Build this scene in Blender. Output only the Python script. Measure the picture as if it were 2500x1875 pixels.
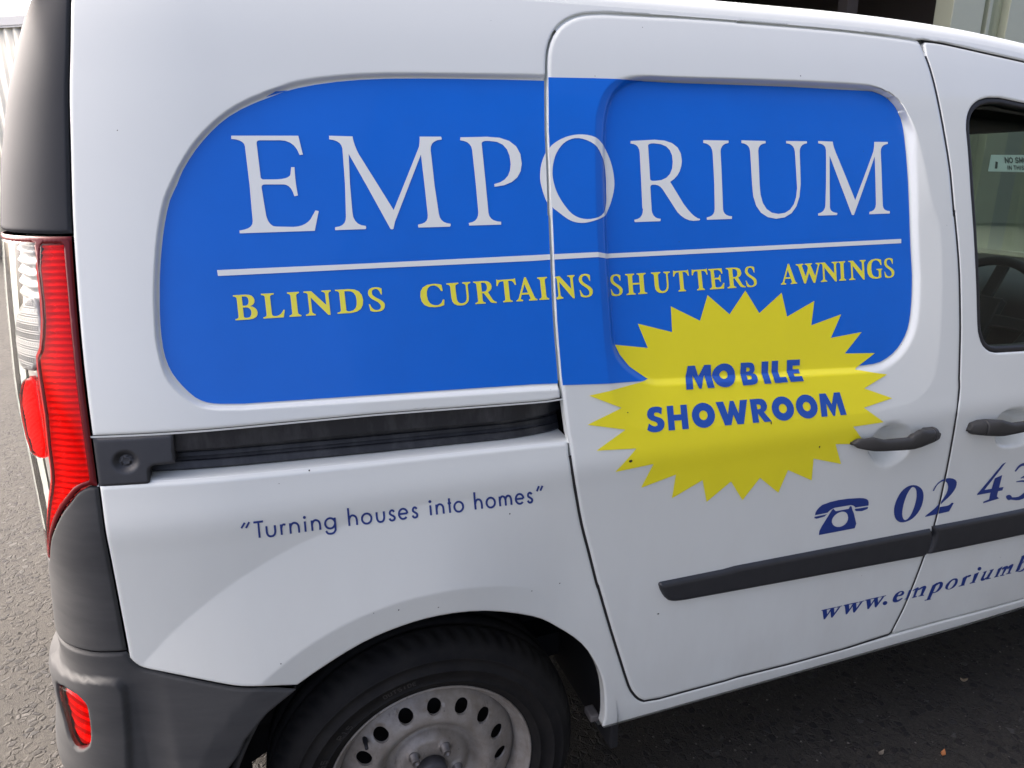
import bpy, math, random
import numpy as np
from mathutils import Vector, Matrix
from mathutils.geometry import delaunay_2d_cdt

random.seed(7)
rng = np.random.default_rng(7)
for o in list(bpy.data.objects):
    bpy.data.objects.remove(o)
scn = bpy.context.scene
COL = scn.collection

# ------------------------------------------------------------------ camera
# metres: x towards the van's nose, y away from the camera, z up; origin on the ground under the rear wheel
CAM = (-0.208, -1.068, 1.458)
YAW, PITCH, ROLL = math.radians(19.0), math.radians(16.75), math.radians(0.38)
fwd = Vector((math.sin(YAW)*math.cos(PITCH), math.cos(YAW)*math.cos(PITCH), -math.sin(PITCH)))
rgt = Vector((math.cos(YAW), -math.sin(YAW), 0.0))
dwn = fwd.cross(rgt)
r2 = rgt*math.cos(ROLL) + dwn*math.sin(ROLL)
d2 = dwn*math.cos(ROLL) - rgt*math.sin(ROLL)
cam_data = bpy.data.cameras.new('camera')
cam = bpy.data.objects.new('camera', cam_data)
COL.objects.link(cam)
m = Matrix.Identity(4)
for i, ax in enumerate((r2, -d2, -fwd)):
    for k in range(3):
        m[k][i] = ax[k]
m.translation = Vector(CAM)
cam.matrix_world = m
cam_data.sensor_width = 36.0
cam_data.lens = 36.0*1700.3/2500.0
cam_data.clip_start = 0.05
cam_data.clip_end = 500.0
scn.camera = cam
scn.render.resolution_x, scn.render.resolution_y = 1024, 768

# ------------------------------------------------------------------ light
SUN_DIR = Vector((-0.60, 0.50, 0.62)).normalized()      # towards the sun: behind the van's tail, side in shade
world = bpy.data.worlds.new('World')
scn.world = world
world.use_nodes = True
wn = world.node_tree.nodes
wl = world.node_tree.links
bg = wn['Background']
sky = wn.new('ShaderNodeTexSky')
sky.sky_type = 'NISHITA'
sky.sun_disc = False
sky.sun_elevation = math.asin(SUN_DIR.z)
sky.sun_rotation = math.atan2(SUN_DIR.x, SUN_DIR.y)
sky.air_density = 0.235
sky.dust_density = 5.5
sky.ozone_density = 0.05
wl.new(sky.outputs[0], bg.inputs[0])
bg.inputs[1].default_value = 0.15
sun_data = bpy.data.lights.new('sun', 'SUN')
sun_data.energy = 0.7
sun_data.angle = math.radians(10.0)
sun_data.color = (1.0, 0.95, 0.87)
sun = bpy.data.objects.new('sun', sun_data)
COL.objects.link(sun)
sun.rotation_euler = SUN_DIR.to_track_quat('Z', 'Y').to_euler()
scn.view_settings.view_transform = 'Standard'
scn.view_settings.look = 'None'
scn.view_settings.exposure = 2.7
scn.view_settings.gamma = 1.0
scn.view_settings.use_curve_mapping = False
scn.render.engine = 'CYCLES'

# ------------------------------------------------------------------ outlines on the van's side, in 0.1 mm (x, z pairs)
D_Q_in=[3600,10956,2620,10956,2114,10988,-1272,11113,-2650,11165,-2642,11162,-3014,11199,-3106,11214,-3196,11237,-3283,11276,-3369,11335,-3452,11423,-3530,11523,-3596,11621,-3652,11725,-3694,11838,-3724,11964,-3740,12110,-3744,12270,-3740,12441,-3730,12609,-3717,12754,-3702,12890,-3688,13025,-3668,13170,-3640,13351,-3605,13542,-3566,13730,-3522,13913,-3471,14089,-3416,14246,-3355,14366,-3295,14469,-3249,14569,-3193,14678,-3096,14825,-2982,14979,-2863,15116,-2736,15246,-2603,15367,-2453,15479,-2279,15582,-2074,15681,-1767,15805,-1545,15892,-1711,15841,-1880,15784,-1687,15846,-1375,15937,-1084,16000,-756,16054,-391,16097,51,16131,638,16155,1298,16172,2036,16186,2660,16194,2852,16193,2896,16189,3600,16189]
D_Q_out=[3700,10891,2579,10891,2077,10920,-2653,11120,-3015,11154,-3135,11174,-3249,11202,-3346,11251,-3436,11317,-3530,11405,-3614,11505,-3677,11604,-3725,11714,-3755,11844,-3774,11987,-3788,12134,-3794,12290,-3786,12460,-3774,12626,-3764,12769,-3752,12905,-3735,13038,-3713,13183,-3687,13361,-3656,13551,-3617,13738,-3573,13919,-3525,14094,-3474,14250,-3422,14366,-3366,14471,-3301,14588,-3226,14715,-3132,14862,-3026,15013,-2910,15148,-2782,15278,-2640,15407,-2482,15530,-2309,15642,-2104,15750,-1779,15880,-1539,15971,-1702,15926,-1871,15873,-1680,15937,-1369,16027,-1081,16083,-756,16128,-393,16168,45,16199,628,16219,1284,16235,2018,16256,2638,16271,2829,16271,2874,16266,3700,16266]
D_Dr_in=[3898,14394,3859,13910,3830,13482,3818,13239,3812,13023,3807,12685,3805,12331,3806,12009,3811,11747,3816,11619,3828,11539,3855,11440,3903,11339,3982,11230,4091,11120,4247,11006,4408,10911,4523,10867,4626,10841,5249,10811,7462,10698,7668,10717,8719,10665,9506,10620,9622,10618,9751,10620,9921,10624,10106,10648,10294,10713,10470,10803,10611,10910,10729,11030,10826,11156,10901,11293,10953,11446,10992,11617,11024,11816,11050,12025,11068,12237,11080,12432,11081,12560,11079,12704,11079,12964,11084,13245,11094,13455,11107,13684,11129,14025,11153,14379,11165,14666,11173,14916,11179,15136,11182,15320,11180,15452,11170,15562,11150,15673,11119,15776,11073,15873,11011,15963,10926,16047,10826,16120,10712,16175,10595,16215,10492,16238,10391,16254,9629,16258,8305,16275,7050,16270,5587,16260,5255,16265,4969,16262,4804,16241,4685,16206,4562,16155,4450,16090,4350,16014,4264,15929,4197,15840,4143,15741,4097,15637,4057,15509,4018,15341,3980,15130,3944,14856,3909,14559]
D_Dr_out=[3626,14560,3682,15036,3737,15435,3773,15599,3810,15685,3868,15815,3938,15937,4012,16033,4095,16113,4187,16180,4298,16234,4434,16275,4603,16302,4825,16312,5068,16315,5485,16311,6929,16333,8813,16348,10156,16333,10381,16284,10589,16228,10745,16156,10875,16063,10997,15937,11107,15789,11208,15642,11297,15445,11375,15141,11446,14778,11501,14364,11561,13974,11656,13741,11734,13508,11752,13123,11744,12694,11729,12295,11700,11877,11659,11385,11608,10915,11544,10554,11460,10279,11348,10108,11214,9995,11059,9894,10879,9820,10685,9773,10438,9743,10081,9720,9689,9702,8998,9725,7231,9813,5722,9852,4859,9891,4645,9899,4440,9917,4255,9962,4089,10028,3947,10118,3831,10226,3748,10350,3687,10479,3642,10598,3610,10723,3583,10874,3564,11032,3554,11170,3546,11341,3533,11607,3524,11920,3524,12255,3528,12603,3531,12928,3539,13280,3563,13714,3595,14176]
D_door=[2702,13890,2738,14359,2772,14785,2793,15073,2815,15333,2856,15683,2897,15997,2918,16146,2932,16242,2948,16366,2968,16488,2992,16603,3027,16715,3080,16834,3148,16948,3235,17052,3335,17142,3444,17214,3564,17273,3692,17320,3839,17356,4021,17379,4216,17397,4867,17415,5425,17427,5997,17437,6658,17439,7184,17436,7177,17432,7170,17427,7708,17424,8421,17419,9093,17413,9742,17403,10289,17386,10776,17366,11213,17342,11630,17317,11773,17303,11848,17273,11873,17224,11889,17146,11928,17003,11966,16845,12000,16650,12030,16421,12056,16146,12076,15850,12096,15559,12115,15252,12139,14918,12158,14547,12157,14057,12156,13668,12161,13705,12167,13768,12181,13476,12199,13086,12212,12751,12218,12398,12213,11975,12206,11567,12204,11288,12196,11008,12176,10563,12157,10162,12164,10040,12165,9955,12133,9713,12103,9382,12146,8915,12169,8424,12176,7994,12172,7610,12165,7294,12154,7013,12140,6728,12119,6475,12088,6289,12054,6124,12028,5959,11991,5751,11924,5420,11844,5050,11764,4704,11681,4372,11589,4082,11490,3807,11470,3726,11415,3685,9953,3611,8437,3610,6998,3649,6669,3634,5658,3643,5007,3642,4620,3690,4552,3738,4484,3796,4414,3878,4345,3979,4286,4076,4217,4232,4116,4522,4007,4861,3899,5190,3792,5526,3688,5859,3587,6192,3477,6567,3390,6861,3379,6873,3366,6904,3270,7265,3159,7687,3074,7993,3000,8272,2938,8555,2883,8832,2829,9100,2776,9379,2739,9695,2716,9958,2704,10026,2692,10101,2671,10392,2651,10730,2645,11008,2644,11257,2640,11457,2636,11647,2634,11861,2635,12096,2642,12367,2652,12652,2664,12921,2679,13203,2696,13525,2716,13861]
D_fd_top=[12001,17314,12265,17304,12596,17280,13119,17219,13728,17144,14342,17072,14984,16999]
D_fd_bot=[11628,3661,13251,3656,16172,3580]
D_sil=[7080,17996,8734,17990,9015,17981,10403,17962,11856,17896,13384,17795,14571,17636,15893,17478]
D_rear_edge=[-4477,17086,-4532,16524,-4605,15790,-4656,15245,-4701,14703,-4707,14482,-4766,13796,-4780,13397,-4787,13032,-4818,12390,-4844,11740,-4828,11510,-4839,11132,-4835,10912]
D_lower_edge=[-4847,10142,-4829,10072,-4828,9999,-4827,9876,-4829,9579,-4840,9264,-4837,9189,-4832,9099,-4842,8725,-4852,8292,-4853,7966,-4853,7696,-4861,7493,-4865,7344,-4857,7248,-4837,7180,-4803,7109,-4760,7048,-4714,7000,-4655,6967,-4586,6944,-4483,6917,-4317,6871,-4102,6808,-3811,6715,-3529,6620,-3355,6564,-3219,6528,-3102,6508,-2949,6484,-2672,6401,-2347,6303]
D_arch=[-2347,6303,-2208,6380,-2068,6458,-1902,6544,-1695,6647,-1462,6757,-1229,6853,-1004,6925,-777,6982,-549,7026,-324,7059,-97,7079,145,7082,414,7062,703,7016,1003,6939,1331,6820,1673,6671,1969,6525,2175,6401,2328,6282,2488,6142,2685,5968,2889,5773,3069,5571,3215,5360,3338,5137,3441,4919,3519,4715,3576,4516,3621,4306,3656,4061,3677,3807,3689,3590,3689,3445,3679,3344,3670,3239]
D_rail_top=[-4824,10902,-3702,10883,-2074,10854,-685,10829,2062,10729,2392,10723,2581,10733]
D_shelf_edge=[-4111,10148,-2153,10077,-759,10032,2005,9956,2638,9926]
D_black_bot=[-4162,10213,-2134,10159,-42,10112,2126,10059,1886,10065]
D_endcap=[-4825,10864,-3742,10848,-3720,10807,-3738,10408,-4027,10405,-4084,10380,-4108,10333,-4119,10158,-4149,10137,-4826,10142]
D_seal=[12802,15465,12822,15564,12847,15659,12883,15745,12931,15826,12997,15907,13082,15982,13196,16051,13327,16108,13471,16144,13621,16173,14731,16089,14197,10584,13356,10618,13245,10638,13134,10669,13018,10730,12915,10814,12845,10923,12797,11046,12769,11140,12753,11305,12746,11646,12745,12093,12739,12639,12736,13205,12734,13696,12739,14168]
D_glass=[13105,15198,13133,15342,13167,15479,13210,15599,13271,15705,13369,15794,13484,15864,13600,15913,13724,15940,13862,15938,14007,15924,14888,15851,14408,10845,13473,10811,13269,10877,13183,10957,13109,11049,13062,11145,13031,11314,13014,11632,13005,12057,12995,12599,12994,13185,13002,13744,13022,14301]
D_rub=[4805,6645,4773,6648,4746,6643,4726,6626,4726,6581,4766,6473,4826,6353,4888,6263,4958,6194,5035,6157,5115,6133,5363,6107,7690,6000,11863,5822,11986,5849,12054,6046,12062,6355,12000,6521,6562,6644,6257,6625]
D_rub2=[12053,6569,12147,6339,12122,6137,12053,5843,15288,5731,15047,6498]
D_handle=[9012,9025,9118,9158,9440,9183,9743,9087,10468,9048,10485,9122,10640,9153,10681,9202,11292,9136,11502,8923,11460,8789,10579,8728,9483,8830,9118,8921]
D_scoop=[9689,8807,9684,8921,9710,9046,9770,9181,9862,9298,9986,9364,10128,9398,10273,9403,10419,9385,10562,9351,10693,9297,10799,9226,10885,9133,10955,9011,10988,8872,10971,8717,10908,8572,10797,8465,10650,8390,10475,8344,10292,8334,10125,8373,9978,8443,9863,8539,9776,8642,9718,8722]
D_handle2=[12353,8887,12387,9071,12601,9138,13103,9131,13539,8992,14098,8977,14187,8706,13264,8676,12807,8715,12432,8776]
D_scoop2=[13552,8523,13482,8789,13454,9056,13491,9190,13588,9266,13750,9311,13947,9325,14148,9311,14351,9269,14550,9197,14727,9090,14852,8936,14930,8766,14973,8608,14942,8463,14781,8337,14565,8248,14346,8223,14129,8237,13929,8271,13757,8330,13638,8399]
D_star=[6752,12350,7050,11894,7614,12258,7717,11780,8414,12049,8312,11568,9088,11737,8801,11277,9615,11335,9152,10929,9959,10869,9384,10575,10177,10424,9526,10199,10255,9927,9466,9812,9996,9452,9172,9453,9595,9004,8773,9115,9011,8623,8248,8858,8281,8352,7623,8691,7450,8201,6938,8621,6567,8179,6235,8651,5704,8287,5558,8786,4893,8503,4938,9003,4191,8841,4418,9308,3614,9264,4053,9658,3237,9723,3851,10032,3087,10211,3796,10436,3158,10728,3687,10782,4428,10851,4462,10850,4401,10889,4091,11120,3904,11358,3814,11542,4504,11427,4322,11886,5044,11678,5050,12154,5673,11844,5877,12314,6353,11920]
D_blue_d=[2929,16224,3853,16241,4384,16245,4873,16261,5255,16243,5587,16238,7051,16248,8305,16253,9628,16236,10391,16232,10487,16217,10589,16194,10704,16154,10815,16101,10912,16030,10994,15949,11054,15862,11098,15769,11129,15667,11148,15559,11158,15451,11160,15320,11157,15137,11151,14917,11143,14667,11131,14380,11107,14027,11085,13685,11072,13456,11062,13246,11057,12965,11057,12704,11059,12560,11058,12433,11046,12239,11028,12027,11003,11819,10970,11621,10932,11452,10881,11302,10807,11168,10713,11045,10597,10927,10458,10822,10285,10734,10101,10670,9919,10646,9751,10642,9622,10640,9507,10642,8718,10660,6480,10764,4422,10843,2655,10964,2641,11192,2636,11647,2635,12096,2652,12652,2679,13203,2716,13861,2760,14408,2772,14785,2815,15333]
D_em=[[[-2438,15173,-1446,15183,-1407,14897,-1457,14891,-1486,14971,-1527,15033,-1582,15077,-1649,15104,-1728,15112,-2027,15109,-2046,15107,-2062,15101,-2073,15091,-2079,15078,-2082,15060,-2075,14557,-2072,14545,-2065,14535,-2057,14529,-2045,14525,-2031,14524,-1838,14524,-1768,14529,-1711,14540,-1668,14556,-1640,14577,-1626,14603,-1605,14707,-1554,14707,-1558,14622,-1560,14536,-1559,14451,-1555,14365,-1548,14278,-1602,14267,-1618,14332,-1640,14382,-1670,14418,-1706,14440,-1749,14447,-2020,14450,-2040,14449,-2056,14443,-2068,14433,-2075,14420,-2078,14403,-2059,14069,-2053,13981,-2036,13912,-2009,13862,-1971,13830,-1922,13817,-1661,13805,-1593,13811,-1532,13825,-1479,13848,-1432,13878,-1392,13916,-1304,14047,-1254,14036,-1347,13737,-2466,13733,-2465,13775,-2392,13786,-2335,13805,-2293,13832,-2268,13867,-2259,13909,-2249,14458,-2257,15021,-2267,15056,-2291,15083,-2328,15104,-2379,15118,-2443,15125]],[[-969,15188,-600,15182,-597,15135,-589,15085,-575,15031,-557,14972,-533,14910,-59,14026,474,15026,481,15050,487,15077,493,15110,499,15147,504,15189,860,15192,868,15189,874,15182,877,15172,876,15160,872,15144,800,15134,744,15111,703,15078,677,15032,667,14975,670,14408,694,13947,704,13893,728,13849,765,13817,815,13795,878,13785,879,13770,877,13757,872,13748,865,13741,855,13737,327,13738,323,13750,321,13761,321,13770,323,13779,327,13786,390,13797,438,13817,474,13846,495,13884,503,13931,500,14409,493,14902,248,14433,-57,13842,-94,13730,-106,13725,-116,13723,-126,13724,-135,13726,-143,13731,-469,14440,-692,14909,-722,14443,-730,14000,-723,13929,-700,13872,-662,13830,-608,13802,-539,13789,-536,13776,-535,13764,-538,13754,-543,13745,-550,13739,-1028,13737,-1030,13749,-1030,13759,-1029,13768,-1025,13776,-1020,13783,-958,13792,-909,13813,-873,13845,-850,13888,-839,13943,-800,14444,-782,14989,-792,15037,-816,15075,-855,15103,-908,15122,-975,15132]],[[1209,15185,1685,15199,1908,15185,2079,15134,2196,15045,2259,14918,2266,14754,2230,14627,2157,14525,2048,14449,1904,14398,1725,14373,1723,14418,1832,14445,1921,14491,1989,14556,2035,14640,2061,14743,2057,14884,2021,14992,1953,15070,1854,15116,1723,15130,1669,15131,1627,15127,1597,15118,1579,15104,1573,15086,1569,14398,1566,13949,1577,13894,1603,13852,1646,13821,1705,13801,1780,13793,1775,13746,1202,13745,1197,13787,1262,13799,1313,13823,1351,13858,1375,13905,1386,13963,1392,14421,1391,14979,1382,15031,1357,15073,1318,15105,1265,15126,1197,15137]],[[3374,15251,3461,15252,3550,15246,3635,15231,3706,15206,3774,15168,3828,15119,3889,15063,3964,15004,3995,14939,4022,14868,4044,14794,4061,14718,4073,14639,4079,14557,4081,14475,4076,14397,4063,14324,4043,14255,4018,14188,3991,14123,3962,14059,3928,13997,3893,13940,3860,13893,3817,13861,3759,13843,3714,13827,3660,13809,3580,13789,3496,13767,3410,13749,3329,13739,3258,13739,3189,13745,3122,13759,3056,13782,2989,13818,2921,13865,2857,13914,2801,13958,2753,13990,2733,14014,2708,14041,2676,14082,2649,14140,2626,14209,2608,14281,2595,14347,2586,14405,2582,14458,2582,14511,2588,14567,2599,14626,2615,14688,2635,14750,2661,14808,2690,14864,2723,14918,2762,14969,2784,15015,2832,15060,2897,15104,2969,15144,3043,15177,3121,15205,3205,15227,3290,15243],[3371,15189,3446,15178,3526,15156,3602,15125,3665,15086,3717,15041,3759,14987,3792,14927,3820,14864,3855,14799,3891,14729,3907,14656,3912,14581,3910,14501,3904,14417,3895,14335,3888,14262,3883,14203,3879,14153,3872,14106,3855,14057,3826,14003,3780,13949,3731,13898,3681,13858,3610,13831,3529,13812,3450,13801,3374,13800,3302,13809,3229,13826,3159,13855,3093,13896,3031,13956,2972,14031,2919,14111,2876,14187,2844,14256,2821,14324,2805,14391,2795,14456,2790,14518,2791,14578,2798,14637,2810,14697,2828,14758,2851,14821,2879,14882,2914,14938,2955,14992,3003,15044,3056,15090,3112,15127,3171,15155,3236,15176,3303,15188]],[[4505,15157,5017,15185,5226,15171,5385,15126,5494,15048,5551,14939,5557,14798,5529,14699,5485,14612,5425,14536,5348,14473,5255,14421,5505,14010,5582,13914,5653,13838,5719,13783,5780,13748,5834,13733,5834,13723,5830,13715,5820,13709,5806,13706,5788,13706,5686,13701,5591,13715,5503,13748,5422,13800,5347,13871,5084,14276,5059,14308,5030,14334,4999,14353,4965,14366,4928,14372,4873,14373,4854,14369,4840,14362,4829,14353,4821,14341,4818,14327,4799,13918,4808,13863,4830,13819,4865,13786,4914,13765,4975,13755,4965,13713,4421,13711,4415,13753,4481,13764,4535,13787,4575,13823,4603,13872,4617,13934,4607,13973,4669,14949,4664,15006,4645,15051,4611,15083,4562,15103,4499,15111],[4862,15067,4865,15085,4880,15100,4906,15110,4944,15117,4994,15119,5137,15105,5246,15065,5318,14998,5355,14905,5356,14786,5326,14662,5268,14566,5184,14498,5073,14456,4936,14442,4897,14442,4866,14446,4845,14454,4833,14466,4831,14483]],[[6085,15187,6661,15182,6654,15138,6588,15126,6534,15104,6493,15072,6464,15030,6448,14979,6405,14369,6373,13909,6379,13860,6401,13820,6439,13791,6494,13772,6566,13763,6555,13715,5986,13712,5985,13756,6052,13768,6105,13789,6145,13820,6171,13862,6184,13913,6228,14370,6264,14954,6257,15014,6235,15062,6197,15098,6145,15122,6077,15134]],[[6961,15190,7535,15182,7529,15140,7466,15129,7414,15110,7375,15081,7347,15043,7331,14995,7280,14360,7278,14157,7316,13997,7394,13882,7513,13810,7672,13782,7831,13801,7961,13860,8063,13959,8136,14097,8181,14275,8219,14986,8210,15039,8186,15081,8148,15112,8095,15132,8027,15141,8034,15186,8550,15185,8544,15145,8477,15132,8424,15110,8383,15078,8354,15037,8339,14986,8280,14349,8221,14107,8124,13920,7988,13789,7813,13713,7599,13691,7400,13728,7251,13814,7151,13948,7102,14130,7102,14361,7136,14982,7130,15034,7109,15076,7072,15107,7020,15129,6954,15140]],[[8836,15193,9208,15183,9209,15144,9215,15100,9227,15051,9244,14997,9266,14938,9639,14015,10254,14993,10269,15035,10282,15075,10293,15113,10301,15151,10308,15186,10681,15189,10674,15149,10602,15137,10544,15116,10500,15085,10470,15044,10455,14994,10392,14275,10367,13892,10375,13851,10396,13819,10432,13796,10482,13781,10546,13774,10541,13726,9987,13723,9992,13770,10052,13781,10102,13802,10140,13832,10167,13872,10183,13922,10222,14329,10273,14888,9571,13717,9520,13718,9286,14339,9086,14899,9012,14342,8964,13880,8972,13843,8995,13813,9031,13791,9082,13776,9146,13768,9134,13727,8649,13726,8647,13769,8710,13781,8763,13802,8804,13832,8833,13872,8852,13921,8918,14343,9009,15014,9002,15059,8981,15095,8945,15121,8894,15138,8830,15147]]]
D_bar=[-2846,13206,-651,13203,2306,13214,2648,13216,2681,13225,3521,13227,3791,13171,7616,13183,10807,13195,10799,13107,6633,13096,7609,13095,3779,13092,3526,13141,2680,13135,2639,13125,2297,13118,-660,13122,-2444,13119,-2842,13119]
D_blinds=[[[-2661,12449,-2463,12449,-2403,12458,-2360,12478,-2336,12510,-2330,12553,-2339,12587,-2359,12614,-2389,12634,-2430,12647,-2398,12659,-2375,12678,-2362,12702,-2357,12733,-2367,12772,-2391,12800,-2429,12817,-2480,12823,-2660,12823,-2661,12804,-2640,12801,-2625,12794,-2616,12784,-2611,12771,-2612,12502,-2616,12488,-2625,12478,-2640,12471,-2661,12468],[-2536,12797,-2490,12796,-2470,12791,-2455,12778,-2446,12757,-2443,12729,-2447,12700,-2457,12678,-2473,12664,-2496,12658,-2536,12659],[-2536,12632,-2490,12632,-2459,12626,-2438,12611,-2424,12586,-2420,12553,-2426,12519,-2439,12495,-2460,12480,-2490,12475,-2510,12477,-2524,12482,-2533,12490,-2536,12501]],[[-2254,12448,-1951,12447,-1925,12559,-1945,12560,-1970,12523,-1996,12497,-2026,12480,-2057,12474,-2086,12475,-2107,12480,-2119,12491,-2123,12508,-2124,12769,-2120,12783,-2109,12793,-2091,12799,-2065,12803,-2065,12821,-2254,12822,-2254,12803,-2233,12800,-2217,12793,-2207,12783,-2202,12770,-2202,12500,-2206,12487,-2216,12477,-2232,12470,-2254,12467]],[[-1864,12447,-1683,12446,-1683,12465,-1703,12471,-1718,12479,-1727,12491,-1731,12506,-1732,12761,-1729,12776,-1720,12788,-1705,12796,-1685,12802,-1685,12820,-1866,12821,-1866,12802,-1846,12797,-1832,12788,-1823,12776,-1819,12761,-1818,12507,-1821,12492,-1830,12480,-1845,12471,-1864,12466]],[[-1614,12446,-1463,12446,-1463,12464,-1485,12470,-1501,12481,-1511,12495,-1514,12513,-1515,12723,-1268,12438,-1234,12438,-1237,12759,-1233,12776,-1225,12788,-1212,12796,-1195,12800,-1195,12819,-1339,12819,-1339,12801,-1317,12797,-1301,12788,-1291,12776,-1288,12759,-1287,12595,-1499,12820,-1616,12820,-1616,12801,-1594,12798,-1576,12793,-1564,12785,-1557,12775,-1556,12513,-1559,12495,-1570,12481,-1588,12471,-1614,12465]],[[-1124,12445,-912,12444,-818,12459,-751,12496,-712,12556,-699,12638,-714,12717,-755,12773,-822,12807,-916,12818,-1128,12819,-1128,12800,-1103,12797,-1085,12790,-1074,12780,-1068,12766,-1066,12497,-1071,12484,-1082,12474,-1100,12467,-1124,12463],[-984,12788,-933,12788,-876,12779,-836,12751,-811,12704,-803,12639,-810,12566,-833,12514,-873,12482,-929,12470,-952,12472,-968,12477,-977,12485,-981,12497]],[[-385,12798,-389,12705,-405,12705,-418,12746,-436,12775,-459,12792,-486,12798,-514,12793,-534,12781,-545,12761,-549,12735,-544,12713,-528,12691,-503,12670,-468,12649,-419,12621,-383,12593,-362,12566,-354,12540,-363,12494,-390,12461,-435,12442,-500,12435,-529,12437,-555,12441,-578,12448,-598,12458,-615,12563,-597,12563,-579,12519,-555,12487,-526,12468,-492,12462,-462,12466,-440,12477,-427,12494,-423,12518,-429,12543,-445,12568,-472,12592,-510,12615,-555,12642,-586,12672,-606,12702,-612,12735,-603,12774,-578,12802,-537,12819,-481,12824,-455,12823,-430,12818,-407,12809]]]
D_curtains=[[[624,12802,634,12703,605,12703,581,12746,551,12776,516,12795,474,12800,422,12790,385,12761,363,12711,357,12643,367,12571,395,12519,441,12487,505,12475,545,12480,579,12497,605,12524,624,12563,649,12559,638,12471,602,12460,562,12452,517,12447,469,12446,372,12458,302,12493,260,12553,245,12635,258,12718,300,12777,372,12813,474,12826,517,12825,556,12820,592,12813]],[[709,12821,709,12802,735,12797,753,12789,764,12777,768,12762,772,12582,783,12522,813,12479,863,12453,932,12445,998,12453,1045,12480,1072,12524,1080,12586,1077,12764,1079,12780,1089,12791,1104,12800,1126,12806,1126,12824,983,12823,984,12805,1007,12799,1025,12791,1035,12779,1039,12764,1042,12593,1037,12544,1020,12509,990,12487,948,12478,912,12485,885,12505,869,12539,863,12586,859,12763,863,12778,873,12790,891,12798,917,12804,916,12822]],[[1185,12452,1369,12451,1368,12470,1348,12474,1333,12481,1324,12493,1321,12508,1319,12624,1349,12624,1461,12466,1477,12459,1500,12454,1531,12450,1570,12447,1570,12466,1547,12474,1528,12485,1512,12497,1499,12511,1426,12639,1459,12656,1483,12677,1497,12702,1501,12730,1491,12772,1463,12803,1417,12821,1353,12826,1177,12825,1177,12806,1199,12803,1215,12796,1226,12786,1231,12773,1237,12504,1232,12491,1222,12480,1206,12474,1184,12470],[1315,12800,1346,12800,1376,12794,1398,12780,1411,12757,1416,12725,1413,12693,1400,12669,1379,12655,1349,12650,1318,12650]],[[1687,12451,1861,12450,1861,12469,1841,12473,1828,12481,1819,12492,1816,12507,1809,12804,1845,12804,1872,12800,1894,12786,1911,12764,1923,12732,1949,12732,1935,12846,1910,12831,1621,12828,1595,12843,1587,12730,1612,12730,1623,12762,1639,12784,1660,12798,1686,12803,1722,12803,1729,12507,1727,12492,1719,12481,1705,12473,1687,12470]],[[1929,12450,2054,12450,2054,12469,2034,12473,2021,12480,2016,12490,2018,12504,2036,12557,2170,12557,2195,12496,2196,12485,2191,12478,2181,12472,2164,12469,2164,12450,2323,12449,2322,12469,2307,12473,2294,12481,2283,12494,2273,12511,2139,12848,2107,12848,1979,12507,1970,12492,1959,12481,1945,12473,1929,12469],[2047,12588,2157,12588,2102,12733]],[[2362,12449,2547,12449,2546,12468,2526,12474,2511,12483,2501,12495,2497,12511,2490,12774,2494,12790,2502,12802,2517,12811,2537,12817,2537,12836,2352,12835,2353,12815,2373,12810,2388,12801,2397,12789,2401,12773,2408,12511,2405,12495,2396,12483,2382,12474,2361,12469]],[[2664,12453,2784,12464,2784,12483,2762,12489,2747,12500,2738,12514,2734,12534,2728,12750,2970,12456,3003,12455,2993,12791,2997,12808,3004,12821,3016,12829,3033,12834,3032,12853,2894,12852,2895,12833,2916,12829,2932,12820,2941,12808,2944,12790,2949,12619,2742,12851,2656,12840,2662,12819,2660,12824,2668,12822,2680,12814,2687,12804,2694,12534,2691,12514,2681,12500,2664,12489,2647,12480]],[[3332,12836,3329,12738,3314,12738,3299,12781,3281,12811,3259,12829,3232,12835,3205,12829,3185,12816,3174,12796,3171,12768,3176,12745,3192,12723,3217,12700,3252,12679,3301,12650,3337,12621,3358,12593,3366,12565,3359,12517,3332,12482,3288,12462,3224,12455,3196,12457,3170,12461,3147,12468,3127,12479,3108,12588,3126,12588,3145,12542,3168,12509,3197,12489,3231,12483,3261,12488,3282,12499,3295,12517,3298,12541,3292,12568,3275,12594,3248,12619,3211,12643,3167,12672,3135,12702,3115,12734,3108,12768,3117,12809,3141,12838,3181,12856,3236,12863,3262,12861,3287,12856,3310,12848]]]
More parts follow.
